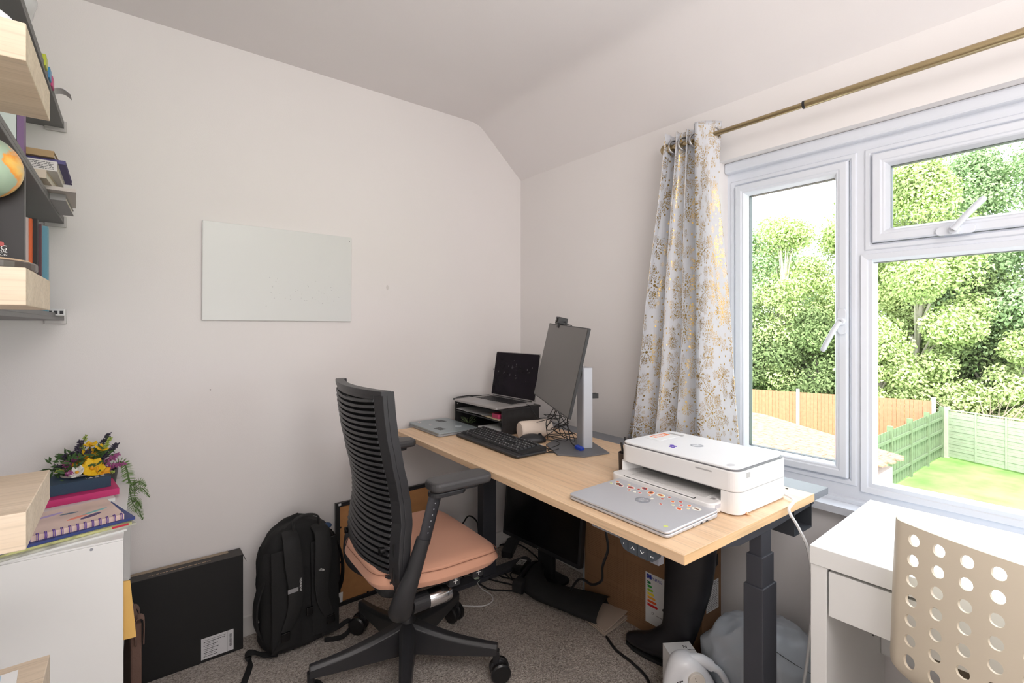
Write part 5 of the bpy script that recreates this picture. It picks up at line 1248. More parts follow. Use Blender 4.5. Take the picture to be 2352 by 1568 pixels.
sl_ = MB().add([(xa, -.0006, .19), (xb, -.0006, .185), (xb, -.0006, .300), (xa, -.0006, .305)], [(0, 1, 2, 3)]).build('shipping_label', PAPER, kb_, solid=.0005)
q = MB(); rr = random.Random(31)
for i in range(16):
    z = .296 - i * .0066; x = xa + .008
    while x < xb - .012: w_ = rr.uniform(.003, .012); q.box(x, x + w_, -.0014, -.0009, z - (.0018 if i % 4 == 1 else .0010), z); x += w_ + .002
q.build('label_print', INK, sl_)
hp_ = MB(); hp_.prism(circ(xa + .008, .288, .0065, 18), .0009, .0015, Matrix(((1, 0, 0, 0), (0, 0, -1, 0), (0, 1, 0, 0), (0, 0, 0, 1)))); hp_.build('label_badge', INK, sl_)
q = MB(); q.prism([(xa + .045, .345), (xa + .085, .355), (xa + .088, .40), (xa + .05, .392)], .0004, .0012, Matrix(((1, 0, 0, 0), (0, 0, -1, 0), (0, 1, 0, 0), (0, 0, 0, 1)))); q.build('hand_hole', BLACKM, kb_)
MB().box(-.001, .0, KL - .012, KL, 0, KH).build('edge_tape', mat('clear tape', (.30, .33, .35, 1), rough=.2), kb_)

# boots
LEA = mat('black leather', (.012, .011, .014, 1), rough=.42, var=.3, vscale=14, bump=.35, bscale=22)
def skin(name, pts, rad_, m_, par, sub=2, levels=None):
    me = bpy.data.meshes.new(name); me.from_pydata([tuple(p) for p in pts], [(i, i + 1) for i in range(len(pts) - 1)], [])
    o = bpy.data.objects.new(name, me); C.objects.link(o); o.parent = par; me.materials.append(m_)
    md = o.modifiers.new('skin', 'SKIN'); 
    for v, r in zip(me.skin_vertices[0].data, rad_): v.radius = r
    me.skin_vertices[0].data[0].use_root = True
    o.modifiers.new('sub', 'SUBSURF').levels = sub; o.modifiers['sub'].render_levels = sub; return o
def loftm(name, rings, m_, par, n=20, sub=1):
    """rings of (centre, half width vector, half depth vector)"""
    vs = []; fs = []
    for c, a, b_ in rings:
        c, a, b_ = Vector(c), Vector(a), Vector(b_)
        for k in range(n): g = 2 * pi * k / n; vs.append(c + a * cos(g) + b_ * sin(g))
    for i in range(len(rings) - 1):
        for k in range(n): fs.append((i * n + k, i * n + (k + 1) % n, (i + 1) * n + (k + 1) % n, (i + 1) * n + k))
    fs += [tuple(range(n)), tuple(range((len(rings) - 1) * n, len(rings) * n))[::-1]]
    q = MB(); q.add(vs, fs); return q.build(name, m_, par, smooth=True, sub=sub)
def boot(name, label, M_, legh=.50, shaft=(.055, .074), lean=0, off=0, LEA=LEA):
    t = thing(name, label, 'boot'); t.matrix_world = M_
    # local: toe along +y, up z
    w1, d1 = shaft; o = off
    R_ = [((0, .175, .020), (.008, 0, 0), (0, .004, .010)), ((0, .165, .026), (.028, 0, 0), (0, .006, .018)), ((0, .12, .034), (.042, 0, 0), (0, .006, .030)), ((0, .06, .046), (.046, 0, 0), (0, .012, .042)), ((0, .005, .070), (.041, 0, 0), (0, .040, .050)),
          ((0, -.034, .103), (.039, 0, 0), (0, .058, .030)), ((0, -.046 - o * .2, .15), (.039, 0, 0), (0, .056 + o * .2, .006)), ((0, -.046 - o * .4, .20), (.5 * w1 + .018, 0, 0), (0, .5 * d1 + .022, 0)), ((lean * .3, -.044 - o * .7, .28), (w1 * .9, 0, 0), (0, d1 * .84, 0)), ((lean * .6, -.044 - o * .9, .36), (w1, 0, 0), (0, d1 * .95, 0)), ((lean, -.044 - o, legh - .004), (w1, 0, 0), (0, d1, 0)), ((lean, -.044 - o, legh), (w1 * .97, 0, 0), (0, d1 * .97, 0)), ((lean, -.044 - o, legh - .02), (w1 * .88, 0, 0), (0, d1 * .9, 0)), ((lean, -.044 - o, legh - .08), (w1 * .8, 0, 0), (0, d1 * .86, 0))]
    b_ = loftm('upper', R_, LEA, t)
    q = MB(); q.prism([(x * .9, y) for x, y in [(.0, .178), (.026, .165), (.043, .12), (.046, .06), (.036, .0), (.032, -.05), (.028, -.085), (-.028, -.085), (-.032, -.05), (-.036, 0), (-.046, .06), (-.043, .12), (-.026, .165)]], 0, .012); q.build('sole', BLACKM, t, bevel=.002)
    MB().prism([(x, y) for x, y in [(.028, -.03), (.030, -.075), (.02, -.09), (-.02, -.09), (-.030, -.075), (-.028, -.03)]], -.0, .05).build('heel', BLACKM, t, bevel=.003)
    return t
Mb = T(1.620, 1.098, .001) @ Matrix.Rotation(rad(4), 4, 'Z')
boot('tall_boot', 'black leather knee boot standing upright under the desk end', Mb, .50, (.058, .100), .02, .048)
# fallen boot: shaft end towards the window, foot towards the wall
s0 = onz(1222, 1338, .05); s1 = onz(1398, 1392, .05)
up_ = (s1 - s0).normalized(); side = Vector((0, 0, 1)); toey = side.cross(up_)
if toey.dot(Vector((.3, 1, 0))) < 0: toey = -toey; side = -side
P0 = s0 - up_ * .06 + Vector((.006, .008, 0))
Mfall = Matrix(((side.x, toey.x, up_.x, P0.x), (side.y, toey.y, up_.y, P0.y), (side.z, toey.z, up_.z, .048), (0, 0, 0, 1)))
boot('fallen_boot', 'black leather knee boot lying on its side in front of the floor monitor', Mfall, (s1 - s0).length + .06, (.040, .098), LEA=mat('black suede', (.008, .008, .009, 1), rough=.9, var=.2, bump=.2, bscale=300))

# power adaptor, strip and floor cables
ad = thing('power_adaptor', 'black laptop power brick with printed label under the desk', 'adaptor', onz(1195, 1308, .0), 28)
MB().rbox(-.055, .055, -.026, .026, .001, .034, .006).build('casing', BLACKP, ad, bevel=.002)
q = MB(); rr = random.Random(8)
for i in range(6):
    x = -.018 
    while x < .030: w_ = rr.uniform(.002, .007); q.box(x, x + w_, -.020 + i * .0068, -.016 + i * .0068, .0340, .0343); x += w_ + .0015
q.box(.036, .048, -.020, .020, .0340, .0343); q.build('adaptor_print', INKW, ad)
ps_ = thing('power_strip', 'long black plastic power strip on the carpet by the far desk leg', 'power strip', onz(1165, 1278, 0), 40)
MB().rbox(-.02, .20, -.032, .032, 0, .038, .012).build('casing', BLACKP, ps_, bevel=.004)
F = .005
cable('floor_cable', 'black lead arching over the carpet by the skirting board', [onz(1140, 1254, F), onz(1160, 1249, .02), onz(1185, 1248, .025), onz(1210, 1260, .012), onz(1245, 1290, F)], .0045)
cable('floor_cable', 'black lead looping on the carpet under the seat front edge', [onz(1060, 1320, F), onz(1075, 1333, F), onz(1100, 1340, F), onz(1125, 1353, F), onz(1165, 1356, F), onz(1195, 1358, F)], .0042)
cable('floor_cable', 'black lead running to the foot of the fallen boot', [onz(1110, 1326, F), onz(1140, 1334, F), onz(1180, 1343, F), onz(1215, 1350, F)], .0042)
cable('floor_cable', 'black lead crossing between the power brick and the seat', [onz(1115, 1302, F), onz(1140, 1318, F), onz(1160, 1326, F), onz(1190, 1330, F)], .0040)
cable('floor_cable', 'curled black lead just below the power brick', [onz(1150, 1305, F), onz(1165, 1322, F), onz(1178, 1332, .012), onz(1172, 1318, .02), onz(1185, 1312, .015), onz(1205, 1322, F)], .0036)
cable('floor_cable', 'long black lead along the near side of the fallen boot', [onz(1195, 1350, F), onz(1230, 1375, F), onz(1275, 1393, F), onz(1310, 1402, F)], .0042)
cable('hanging_cable', 'thick black lead hanging from under the desktop past the brown box', [(1.60, 1.40, .70), (1.55, 1.36, .58), onx(1392, 1222, 1.50), onx(1396, 1262, 1.50), onx(1384, 1300, 1.53), onx(1382, 1332, 1.56), onx(1360, 1342, 1.58), onx(1330, 1330, 1.58), (1.60, 1.62, .03)], .0055)
cable('floor_cable', 'black lead crossing the carpet towards the lower edge by the boot toe', [onz(1393, 1462, F), onz(1415, 1492, F), onz(1455, 1524, F), onz(1485, 1556, F), onz(1500, 1600, F)], .0055)
cable('charger_cable', 'thin white lead curving over the carpet beside the chair caster', [pv for pv in (onz(1092, 1330, .012), onz(1105, 1350, F), onz(1128, 1366, F), onz(1131, 1380, F), onz(1110, 1391, F), onz(1070, 1391, F), onz(1050, 1388, F))], .0026, mat('white cable', (.7, .7, .7, 1)))
gp = MB().grid(4, 3, lambda u, v: (u * .05, v * .06, .012 + .01 * sin(u * 4 + v))).build('paper_scrap', mat('pale green paper', RGB(190, 205, 185), rough=.8), None, solid=.0006); gp.location = onz(1098, 1342, .0); gp.rotation_euler = (rad(18), 0, rad(30)); tag(gp, 'crumpled pale green paper scrap under the chair seat', 'paper')

# folded beige cloth bag
tb = MB(); pA = onz(1318, 1405, 0); pBq = onz(1388, 1463, 0); pC = onz(1450, 1422, 0); pD = onz(1400, 1372, 0)
CL = mat('beige cotton', RGB(186, 170, 156), rough=.95, var=.06, bump=.2, bscale=300)
def quadf(z0, wob, sh): 
    return lambda u, v: tuple((pA * (1 - u) * (1 - v) + pBq * u * (1 - v) + pD * (1 - u) * v + pC * u * v) + Vector((0, 0, z0 + wob * sin(2.5 * u + 3 * v + sh) * u * 1.0 + .012 * u * v)))
q = MB(); q.slab(10, 10, quadf(.004, .003, 0), quadf(.009, .004, 0)); q.slab(10, 10, quadf(.014, .006, 1), quadf(.019, .007, 1)); q.slab(10, 10, quadf(.028, .008, 2), quadf(.033, .008, 2))
tag(q.build('folded_cloth', CL, None, smooth=True), 'folded beige cloth on the carpet under the fallen boot shaft', 'cloth')

# stuffed grey plastic bag behind the desk leg
GB = mat('grey plastic bag', (.46, .50, .55, 1), rough=.32, var=.08, vscale=4, bump=.5, bscale=16)
q = MB(); q.ell((0, 0, .15), .14, .20, .15, 120, 80)
cB = Vector((1.706, .765, 0))
def wrk(p):
    k = .016 * noise.noise(p * 6) - .030 * abs(noise.noise(Vector((p.x * 12 + p.z * 6, p.y * 14, p.z * 5)))) - .005 * abs(noise.noise(p * 30)) + .012
    n_ = (p - Vector((0, 0, .15))).normalized(); r = p + n_ * k; r.z = max(.001, r.z); return r
q.v = [wrk(p) for p in q.v]; gbg = q.build('plastic_bag', GB, None, smooth=True); gbg.location = cB; gbg.rotation_euler.z = rad(18)
q = MB(); sp2 = [Vector((.14 * cos(a) * cos(e), .20 * sin(a) * cos(e), .15 + .15 * sin(e))) for a, e in ((3.4, .75), (3.7, .6), (4.0, .42), (4.3, .3), (4.6, .2))]; q.tube(smooth_path([wrk(p) + (p - Vector((0, 0, .15))).normalized() * .001 for p in sp2], 6), .0009, 5); q.build('seam_line', BLACKM, gbg)
tag(gbg, 'bulging grey plastic bag behind the near desk leg', 'bag')
# white box and white bottle-shaped appliance at the lower edge
bA, bB, bC = onz(1522, 1476, .150), onz(1583, 1472, .150), onz(1625, 1525, .150)
wt = thing('gift_box', 'small white box with black print behind the white appliance', 'box', (bB.x, bB.y, 0), math.degrees(atan2(bA.y - bB.y, bA.x - bB.x)))
LB = (bA - bB).length
MB().box(0, LB, 0, .10, 0, .150).build('carton', PAPER, wt, bevel=.001)
lettering('box_print', 'N', .020, INK, wt, T(.030, .028, .1504) @ R('Z', 180 - 10)); lettering('box_print', 'baby box', .008, INK, wt, T(.012, .045, .1504) @ R('Z', 180 - 10))
JW = mat('glossy white plastic', (.76, .77, .80, 1), rough=.28, var=.01)
jg = thing('garment_steamer', 'white plastic handheld appliance with round dial at the lower edge', 'appliance', (1.470, .885, 0), 0)
fw = Vector((-.62, -.78, 0)); 
q = MB()
q.slab(22, 22, lambda u, v: (lambda a, z: (.105 * (1 - .55 * max(0, v - .35) ** 1.3) * cos(a), .055 * (1 - .4 * v) * sin(a), z + .03 * v))(2 * pi * u, .17 * v), lambda u, v: (0, 0, .17 * v))
q = MB(); R_ = []
for k in range(13):
    t = k / 12; a = t; w_ = .104 * (1 - .55 * t ** 2.0); dpt = .055 * (1 - .25 * t); R_.append(((-.035 * t - .0, 0, .01 + .19 * t), (w_, 0, 0), (0, dpt, 0)))
R_.append(((-.040, 0, .215), (.018, 0, 0), (0, .022, 0)))
bd = loftm('body', R_, JW, jg, 28, 1)
q = MB(); q.tube(smooth_path([(.045, 0, .175), (.085, 0, .150), (.118, 0, .08), (.108, 0, .03)], 8), .011, 12, sy=1.3); q.tube(smooth_path([(-.03, 0, .195), (.02, 0, .192), (.055, 0, .172)], 6), .017, 12, sy=1.2); q.build('handle', JW, jg, smooth=True)
q = MB(); q.cyl((-.012, -.040, .155), (-.012, -.054, .155), .027, n=28); dl = q.build('dial', mat('cream dial', RGB(214, 206, 196), rough=.4), jg, bevel=.002)
q = MB()
for k in range(4): q.ell((-.018 + .004 * k, -.0545, .168 - .008 * k), .0015, .0004, .0015, 8, 4)
q.build('dial_marks', INK, dl)
lettering('lettering', 'bam', .030, INK, jg, T(-.064, -.052, .135) @ R('X', 90) @ R('Z', 0) @ R('Z', -78))
jg.rotation_euler = (0, 0, rad(-38))

# ------------------------------------------------------------------ left side: bookcase, shelves, books, globe, flowers
z7 = .745; yN = 1.622; xR = -.016
bc = thing('bookcase', 'white bookcase seen from its side in the left corner', 'bookcase', (xR, yN, 0), -1.3)
BL_, BDp = -.405, YA - .030 - yN
MB().box(BL_, 0, 0, BDp, z7 - .005, z7).build('top', WHITE, bc, bevel=.0008)
MB().box(BL_, 0, 0, .018, .0, z7 - .0055).build('side_panel', WHITE, bc, bevel=.001)
MB().box(BL_, 0, BDp - .018, BDp, .0, z7 - .0055).build('side_panel', WHITE, bc, bevel=.001)
MB().box(BL_, BL_ + .012, .020, BDp - .020, .0, z7 - .0055).build('back_panel', WHITE, bc)
for z in (.03, .37): MB().box(BL_ + .014, -.004, .0185, BDp - .0185, z, z + .018).build('shelf', WHITE, bc, bevel=.001)
ps = ony(210, 1262, yN); MB().lathe([(.0035, 0), (.0035, .0012), (.0015, .0012)], 16, T(ps.x - xR, -.0002, ps.z) @ R('X', 90)).build('screw', INKG, bc)
# yellow envelope and brown felt bag standing in the open front of the bookcase
E0, E1, E2, E3 = ony(262, 1340, 1.66), ony(299, 1334, 1.66), ony(313, 1461, 1.66), ony(264, 1474, 1.66)
ef = lambda off: (lambda u, v: tuple((E0 * (1 - u) + E1 * u) * (1 - v) + (E3 * (1 - u) + E2 * u) * v + Vector((0, off + .002 * sin(3 * v + 2 * u), 0))))
en = MB(); en.slab(6, 6, ef(0), ef(.006))
tag(en.build('envelope', mat('manila paper', RGB(226, 182, 104), rough=.8, var=.05, bump=.2, bscale=40), None), 'yellow padded envelope sticking out of the white bookcase front', 'envelope')
ec = [ony(283, 1336, 1.72), ony(299, 1334, 1.72), ony(313, 1461, 1.72), ony(284, 1471, 1.72)]
fb2 = thing('felt_bag', 'brown felt bag with looped handles beside the white bookcase', 'bag', (.012, 2.02, 0), 0)
FELT = mat('brown felt', RGB(106, 82, 72), rough=.95, var=.1, bump=.4, bscale=300)
fb2.location = (0, 0, 0); B0, B1 = ony(300, 1437, 1.80), ony(326, 1437, 1.80)
q = MB(); q.slab(6, 12, lambda u, v: (B0.x + (B1.x - B0.x) * u, 1.80 + .003 * sin(6 * v), .004 + (B0.z - .004) * v), lambda u, v: (B0.x + (B1.x - B0.x) * u - .02, 1.94, .004 + (B0.z + .01 - .004) * v)); q.build('bag_body', FELT, fb2, bevel=.006)
for yy, px, dz in ((1.80, 322, .028), (1.92, 312, .06)):
    p = ony(px, 1437, yy); ribbon([p + Vector((-.010, 0, -.05)), p + Vector((-.012, 0, dz * .4)), p + Vector((-.006, .0, dz)), p + Vector((.006, 0, dz * .9)), p + Vector((.009, 0, dz * .3)), p + Vector((.008, 0, -.05))], .030, .004, 'handle', FELT, fb2, axis=(0, 1, 0))
# things on the bookcase
def book(name, label, c, ang, w_, d_, t_, cover, group=None, cat='book', z0=None, page=True):
    b_ = thing(name, label, cat, c, ang, group)
    MB().box(-w_ / 2, w_ / 2, -d_ / 2, d_ / 2, 0, .002).box(-w_ / 2, w_ / 2, -d_ / 2, d_ / 2, t_ - .002, t_).box(-w_ / 2, w_ / 2, -d_ / 2, -d_ / 2 + .0025, .002, t_ - .002).build('cover', cover, b_)
    MB().box(-w_ / 2 + .002, w_ / 2 - .003, -d_ / 2 + .0025, d_ / 2 - .003, .002, t_ - .002).build('pages', mat('page block', RGB(226, 218, 204), rough=.9, var=.05, vscale=60, stretch=(1, 1, 20)), b_)
    return b_
MAG = [mat('magenta cover', (.55, .03, .16, 1), rough=.5), mat('white cover', (.7, .7, .68, 1), rough=.5), mat('navy cloth cover', (.025, .055, .095, 1), rough=.75, bump=.3, bscale=500), mat('multicolour magazine', (.5, .4, .12, 1), rough=.5)]
def zs(n): return z7 + n
ZZ = [0.0]
def flat(name, label, px, py, ang, w_, d_, t_, cover, cat='book', ox=0, oy=0):
    z = z7 + ZZ[0] + .0003; c = onz(px, py, z); c = Vector((c.x + ox, c.y + oy, z)); ZZ[0] += t_ + .0004
    return book(name, label, c, ang, w_, d_, t_, cover, cat=cat)
# stack close to the near end: magazines with a spiral notebook on top
mg = flat('magazine', 'white magazine lowest in the stack at the bookcase end', 120, 1245, 14, .30, .205, .005, MAG[1], 'magazine', ox=-.02, oy=.035)
mg2 = flat('magazine', 'colourful magazine second from the bottom of the bookcase stack', 120, 1240, 17, .295, .20, .005, mat('colourful print', (.52, .52, .42, 1), rough=.4, var=.5, vscale=22), 'magazine', ox=.0, oy=.045)
mg3 = flat('magazine', 'yellow and red magazine under the spiral notebook', 120, 1236, 12, .285, .20, .006, mat('yellow red print', (.60, .42, .16, 1), rough=.4, var=.9, vscale=30), 'magazine', ox=.0, oy=.055)
q = MB().box(.10, .135, -.102, -.0995, .0005, .0055).build('red_corner', mat('red print block', (.5, .02, .05, 1)), mg3)
jn = flat('booklet', 'thin white and navy booklet under the spiral notebook', 120, 1232, 16, .29, .20, .007, mat('navy print', (.03, .05, .2, 1), rough=.5), 'booklet', ox=.0, oy=.066)
sn = flat('spiral_notebook', 'pink patterned spiral notebook with purple wire binding', 110, 1228, 13, .27, .19, .014, mat('pink cover art', RGB(226, 190, 180), rough=.45, var=.25, vscale=9), 'notebook', ox=-.002, oy=.072)
q = MB()
for i in range(18):
    x = -.128 + i * .015
    for dx in (0, .003): q.tube([(x + dx, -.093 + .008 * cos(a), .008 + .0095 * sin(a)) for a in [2 * pi * k / 12 for k in range(12)]], .0009, 5, closed=True)
q.build('wire_binding', mat('purple wire', (.12, .05, .30, 1), rough=.35), sn)
rr = random.Random(17)
for i, c in enumerate(((170, 150, 200), (90, 110, 130), (230, 140, 120), (120, 180, 180), (80, 60, 110), (240, 160, 150), (130, 150, 190))):
    x, y = rr.uniform(-.1, .1), rr.uniform(-.06, .07); q = MB(); q.prism(circ(0, 0, rr.uniform(.018, .03), 14, rr.uniform(.006, .012)), .0140, .0143 + i * .00004, T(x, y, 0) @ R('Z', rr.uniform(-30, 30))); q.build('cover_print', mat('notebook print %d' % i, RGB(*c), rough=.5), sn)
# second stack towards the wall: pink and navy books
ZZ[0] = 0
wb_ = flat('book', 'thin white book below the pink book on the bookcase', 170, 1165, 8, .21, .15, .010, MAG[1], ox=-.005, oy=.055)
pk = flat('book', 'magenta hardback below the navy book on the bookcase', 175, 1148, 8, .215, .15, .020, MAG[0], ox=.0, oy=.045)
nv_ = flat('book', 'dark navy cloth hardback on top of the magenta book', 165, 1128, 7, .20, .14, .034, MAG[2], ox=.0, oy=.045)
q = MB(); rr = random.Random(12)
for i in range(6): q.box(.062 + (i % 2) * .014, .072 + (i % 2) * .014, -.055 + i * .005, -.052 + i * .005, .034, .0344)
q.prism([(.045, -.055), (.056, -.055), (.052, -.04)], .034, .0344); q.box(.04, .0405, -.058, -.03, .034, .0344)
q.build('cover_lettering', INKW, nv_)
for b_ in (wb_, pk, nv_): b_.location.x -= .012

# artificial flowers in a small pot
fl_ = thing('flower_arrangement', 'artificial yellow and purple flowers at the back of the white bookcase', 'flowers', Vector((-.135, 2.15, z7)))
MB().lathe([(.035, 0), (.048, .07), (.044, .07), (.034, .006)], 24, caps=True).build('pot', mat('cream pot', RGB(220, 210, 196), rough=.5), fl_, smooth=True)
GST = mat('plant stem green', (.07, .13, .03, 1), rough=.7, var=.2)
YEL = [mat('yellow petal', (.80, .50, .01, 1), rough=.6), mat('deep yellow petal', (.72, .33, .01, 1), rough=.6), mat('white petal', (.75, .74, .68, 1), rough=.6)]
PUR = [mat('dusky purple floret', (.055, .045, .075, 1), rough=.8), mat('pink purple floret', (.38, .10, .26, 1), rough=.8), mat('lime floret', (.34, .42, .09, 1), rough=.8)]
rr = random.Random(41)
def plume(par, a, b_, m_, n=110, r=.010, leafy=GST):
    a, b_ = Vector(a), Vector(b_); P = smooth_path([a, a.lerp(b_, .5) + Vector((rr.uniform(-.01, .01), rr.uniform(-.01, .01), .01)), b_], 8)
    sp = MB().tube(P, .0013, 5).build('stem', leafy, par)
    q = MB()
    for i in range(n):
        t = .35 + .65 * (i / n); k = t * (len(P) - 1); j = min(int(k), len(P) - 2); c = P[j].lerp(P[j + 1], k - j)
        d = Vector((rr.gauss(0, 1), rr.gauss(0, 1), rr.gauss(.4, .6))).normalized(); l = r * (1.25 - t * .75) * rr.uniform(.7, 1.3); e = c + d * l
        sidev = d.orthogonal().normalized() * .0016; q.add([c - sidev, c + sidev, e + sidev * 1.3, e - sidev * 1.3], [(0, 1, 2, 3)]); q.ell(e, .0019, .0019, .0022, 5, 4)
    return q.build('florets', m_, sp)
def flower(par, c, r, m_, up):
    c = Vector(c); up = Vector(up).normalized(); a = up.orthogonal().normalized(); b_ = up.cross(a)
    st = MB().tube(smooth_path([(0, 0, .05), c * .6 + Vector((0, 0, .02)), c], 5), .0015, 5).build('stem', GST, par)
    for k in range(6):
        g = 2 * pi * k / 6 + rr.uniform(-.1, .1); d = a * cos(g) + b_ * sin(g); s_ = up.cross(d)
        f = lambda u, v: tuple(c + d * (r * (.08 + .92 * u)) + s_ * ((v - .5) * r * 1.0 * sin(pi * min(1, .12 + u * .86)) ** .7) + up * (r * .45 * u * u - .1 * r * (2 * v - 1) ** 2))
        MB().grid(5, 4, f).build('petal', m_, st, solid=.0006, smooth=True)
    MB().ell(c + up * .003, r * .22, r * .22, r * .22, 10, 7).build('flower_centre', YEL[1], st)
def ppx(px, py, Y): p = ony(px, py, Y); return p - Vector((-.135, 2.15, z7))
for (px, py, Y, r, mi, up) in ((212, 1075, 2.10, .033, 0, (.2, -.8, .6)), (180, 1078, 2.12, .026, 1, (-.3, -.7, .7)), (210, 1042, 2.16, .026, 0, (.1, -.4, .9)), (178, 1085, 2.08, .022, 2, (-.4, -.6, .7)), (233, 1030, 2.14, .020, 0, (.3, -.3, .9)), (208, 1022, 2.17, .020, 0, (0, -.2, 1)), (190, 1055, 2.14, .020, 1, (-.2, -.5, .9)), (235, 1082, 2.10, .022, 1, (.5, -.6, .6)), (220, 1062, 2.15, .022, 1, (.5, -.3, .6))):
    flower(fl_, ppx(px, py, Y), r, YEL[mi], up)
for (px, py, Y, mi) in ((125, 1072, 2.14, 0), (148, 1045, 2.16, 0), (166, 1040, 2.17, 0), (186, 1012, 2.17, 0), (250, 996, 2.17, 0), (270, 1018, 2.16, 0), (232, 1030, 2.2, 0), (272, 1042, 2.15, 1), (286, 1066, 2.13, 1), (152, 1062, 2.12, 1), (172, 1048, 2.14, 1), (163, 1088, 2.08, 1), (197, 1000, 2.18, 2), (255, 1004, 2.15, 2), (248, 1020, 2.14, 2), (130, 1082, 2.12, 2), (262, 1085, 2.12, 2), (205, 1035, 2.15, 0)):
    e = ppx(px, py, Y); plume(fl_, (e.x * .25, e.y * .25, .05), e, PUR[mi], 90 if mi else 110, .013 if mi != 2 else .009)
lf = MB()
for i in range(240):
    c = Vector((max(-.07, min(.07, rr.gauss(0, .04))), max(-.05, min(.05, rr.gauss(0, .03))), rr.uniform(.05, .13))); d = Vector((rr.gauss(0, 1), rr.gauss(0, 1), rr.uniform(.1, 1))).normalized(); l = rr.uniform(.02, .04); s_ = d.orthogonal().normalized() * .005
    lf.add([c, c + d * l * .5 + s_, c + d * l, c + d * l * .5 - s_], [(0, 1, 2, 3)])
o = lf.build('leaves', mat('plant leaf green', (.05, .11, .03, 1), rough=.7, var=.3, vscale=30), fl_); o['kind'] = 'stuff'
# fern hanging past the bookcase edge
fn = thing('potted_fern', 'green artificial fern trailing over the wall end of the white bookcase', 'plant', Vector((-.07, 2.22, z7)))
MB().lathe([(.028, 0), (.035, .05), (.031, .05), (.027, .005)], 20).build('pot', mat('dark pot', (.06, .06, .06, 1), rough=.5), fn, smooth=True)
FG = mat('fern green', (.12, .22, .05, 1), rough=.65, var=.25, vscale=25)
def frond(par, pts, L):
    P = smooth_path(pts, 9); n = len(P); st = MB().tube(P, .0014, 5).build('frond_stem', GST, par); q = MB()
    for i in range(3, n - 1):
        t = (P[min(i + 1, n - 1)] - P[i - 1]).normalized(); s_ = t.cross(Vector((0, -1, .2))).normalized(); l = L * .75 * sin(pi * (i / n) ** .8) + .002
        for sg in (-1, 1):
            for h_ in (0,):
                c = P[i].lerp(P[i - 1], h_); d = (s_ * sg + t * .35).normalized(); w_ = t * .0011
                q.add([c - w_, c + w_, c + d * l * .6 + w_ * 1.1, c + d * l, c + d * l * .6 - w_ * 1.1], [(0, 1, 2, 3, 4)])
    q.build('fern_leaflets', FG, st)
def fpx(px, py, Y): return ony(px, py, Y) - Vector((-.07, 2.22, z7))
for e in (((302, 1112, 2.18), (320, 1105, 2.16), (336, 1116, 2.15)), ((303, 1125, 2.17), (325, 1120, 2.14), (344, 1142, 2.12)), ((302, 1145, 2.17), (315, 1150, 2.14), (325, 1165, 2.12)), ((303, 1150, 2.15), (318, 1170, 2.13), (328, 1193, 2.12))):
    frond(fn, [(.0, 0, .05), (.05, -.03, .07)] + [fpx(*k) for k in e], .026)

# oak-faced wall shelves and grey tray shelves on the left wall
XO_ = -.109
for i, (z1, lab) in enumerate(((1.700, 'thick oak wall shelf above eye level at the left'), (1.377, 'thick oak wall shelf just above eye level with the globe'), (1.054, 'thick oak wall shelf below eye level at the left'), (.738, 'lowest oak wall shelf with a postcard on it'))):
    sh = thing('wall_shelf', lab, 'shelf', (XC, .90, z1 - .05))
    MB().box(.001, XO_ - XC, 0, .240, 0, .05).build('oak_board', OAKX, sh, bevel=.0012)
    MB().box(.001, .012, .02, .22, .008, .042).build('wall_rail', STEEL, sh)
GT = mat('grey steel shelf', (.15, .145, .145, 1), rough=.5, var=.08, bump=.06, bscale=500)
XG = -.182
for z1, lab in ((1.995, 'grey metal shelf highest on the left wall'), (1.665, 'grey metal shelf holding the lying books'), (1.330, 'grey metal shelf nearest eye level behind the oak shelf')):
    sh = thing('metal_shelf', lab, 'shelf', (XC, 1.145, z1 - .012))
    MB().box(.001, XG - XC, 0, YA - 1.147, 0, .010).build('shelf_board', GT, sh, bevel=.001)
    MB().box(XG - XC - .004, XG - XC, 0, YA - 1.147, .010, .022).build('front_lip', GT, sh)
    MB().box(XG - XC - .05, XG - XC + .006, YA - 1.147 - .012, YA - 1.148, -.012, .026).build('end_bracket', mat('pale grey bracket', (.52, .50, .49, 1), rough=.4, metal=.2), sh, bevel=.002)
# globe on a round wooden base
gb = thing('globe', 'small world globe on a round base on the oak shelf', 'globe', (-.185, 1.00, 1.377))
MB().lathe([(.0, 0), (.070, 0), (.074, .004), (.074, .012), (.068, .017), (.0, .018)], 36).build('base', mat('globe base wood', RGB(196, 170, 140), rough=.5, var=.1), gb, smooth=True)
MB().lathe([(.0745, .002), (.0765, .004), (.0765, .012), (.0745, .014)], 36, caps=False).build('base_ring', mat('dark bronze ring', (.12, .10, .09, 1), rough=.3, metal=.5), gb)
MB().tube([(-.0, .0, .017), (-.004, .012, .06), (-.004, .03, .095), (0, .055, .11)], .004, 10).build('stem', STEEL, gb, smooth=True)
m, nt, b = nodes('globe print'); L = nt.links.new
tc = N(nt, 'ShaderNodeTexCoord'); nz = N(nt, 'ShaderNodeTexNoise', i_Scale=11, i_Detail=6); L(tc.outputs['Object'], nz.inputs['Vector'])
cr = N(nt, 'ShaderNodeValToRGB'); e = cr.color_ramp.elements; e[0].position = .455; e[1].position = .47; e[0].color = RGB(160, 180, 160); e[1].position = .475; e[1].color = RGB(228, 150, 60); k = e.new(.54); k.color = RGB(236, 186, 96); k = e.new(.62); k.color = RGB(200, 190, 140)
L(nz.outputs[0], cr.inputs[0]); L(cr.outputs[0], b.inputs['Base Color']); b.inputs['Roughness'].default_value = .25
q = MB().ell((.0, .098, .171), .050, .050, .050, 36, 24); q.build('sphere', m, gb, smooth=True)
MB().tube([(0, .098 + .056 * cos(a), .171 + .056 * sin(a)) for a in [pi * .5 + pi * k / 20 for k in range(21)]], .0025, 8).build('meridian_arm', mat('pale mint plastic', RGB(176, 206, 200), rough=.4), gb, smooth=True)
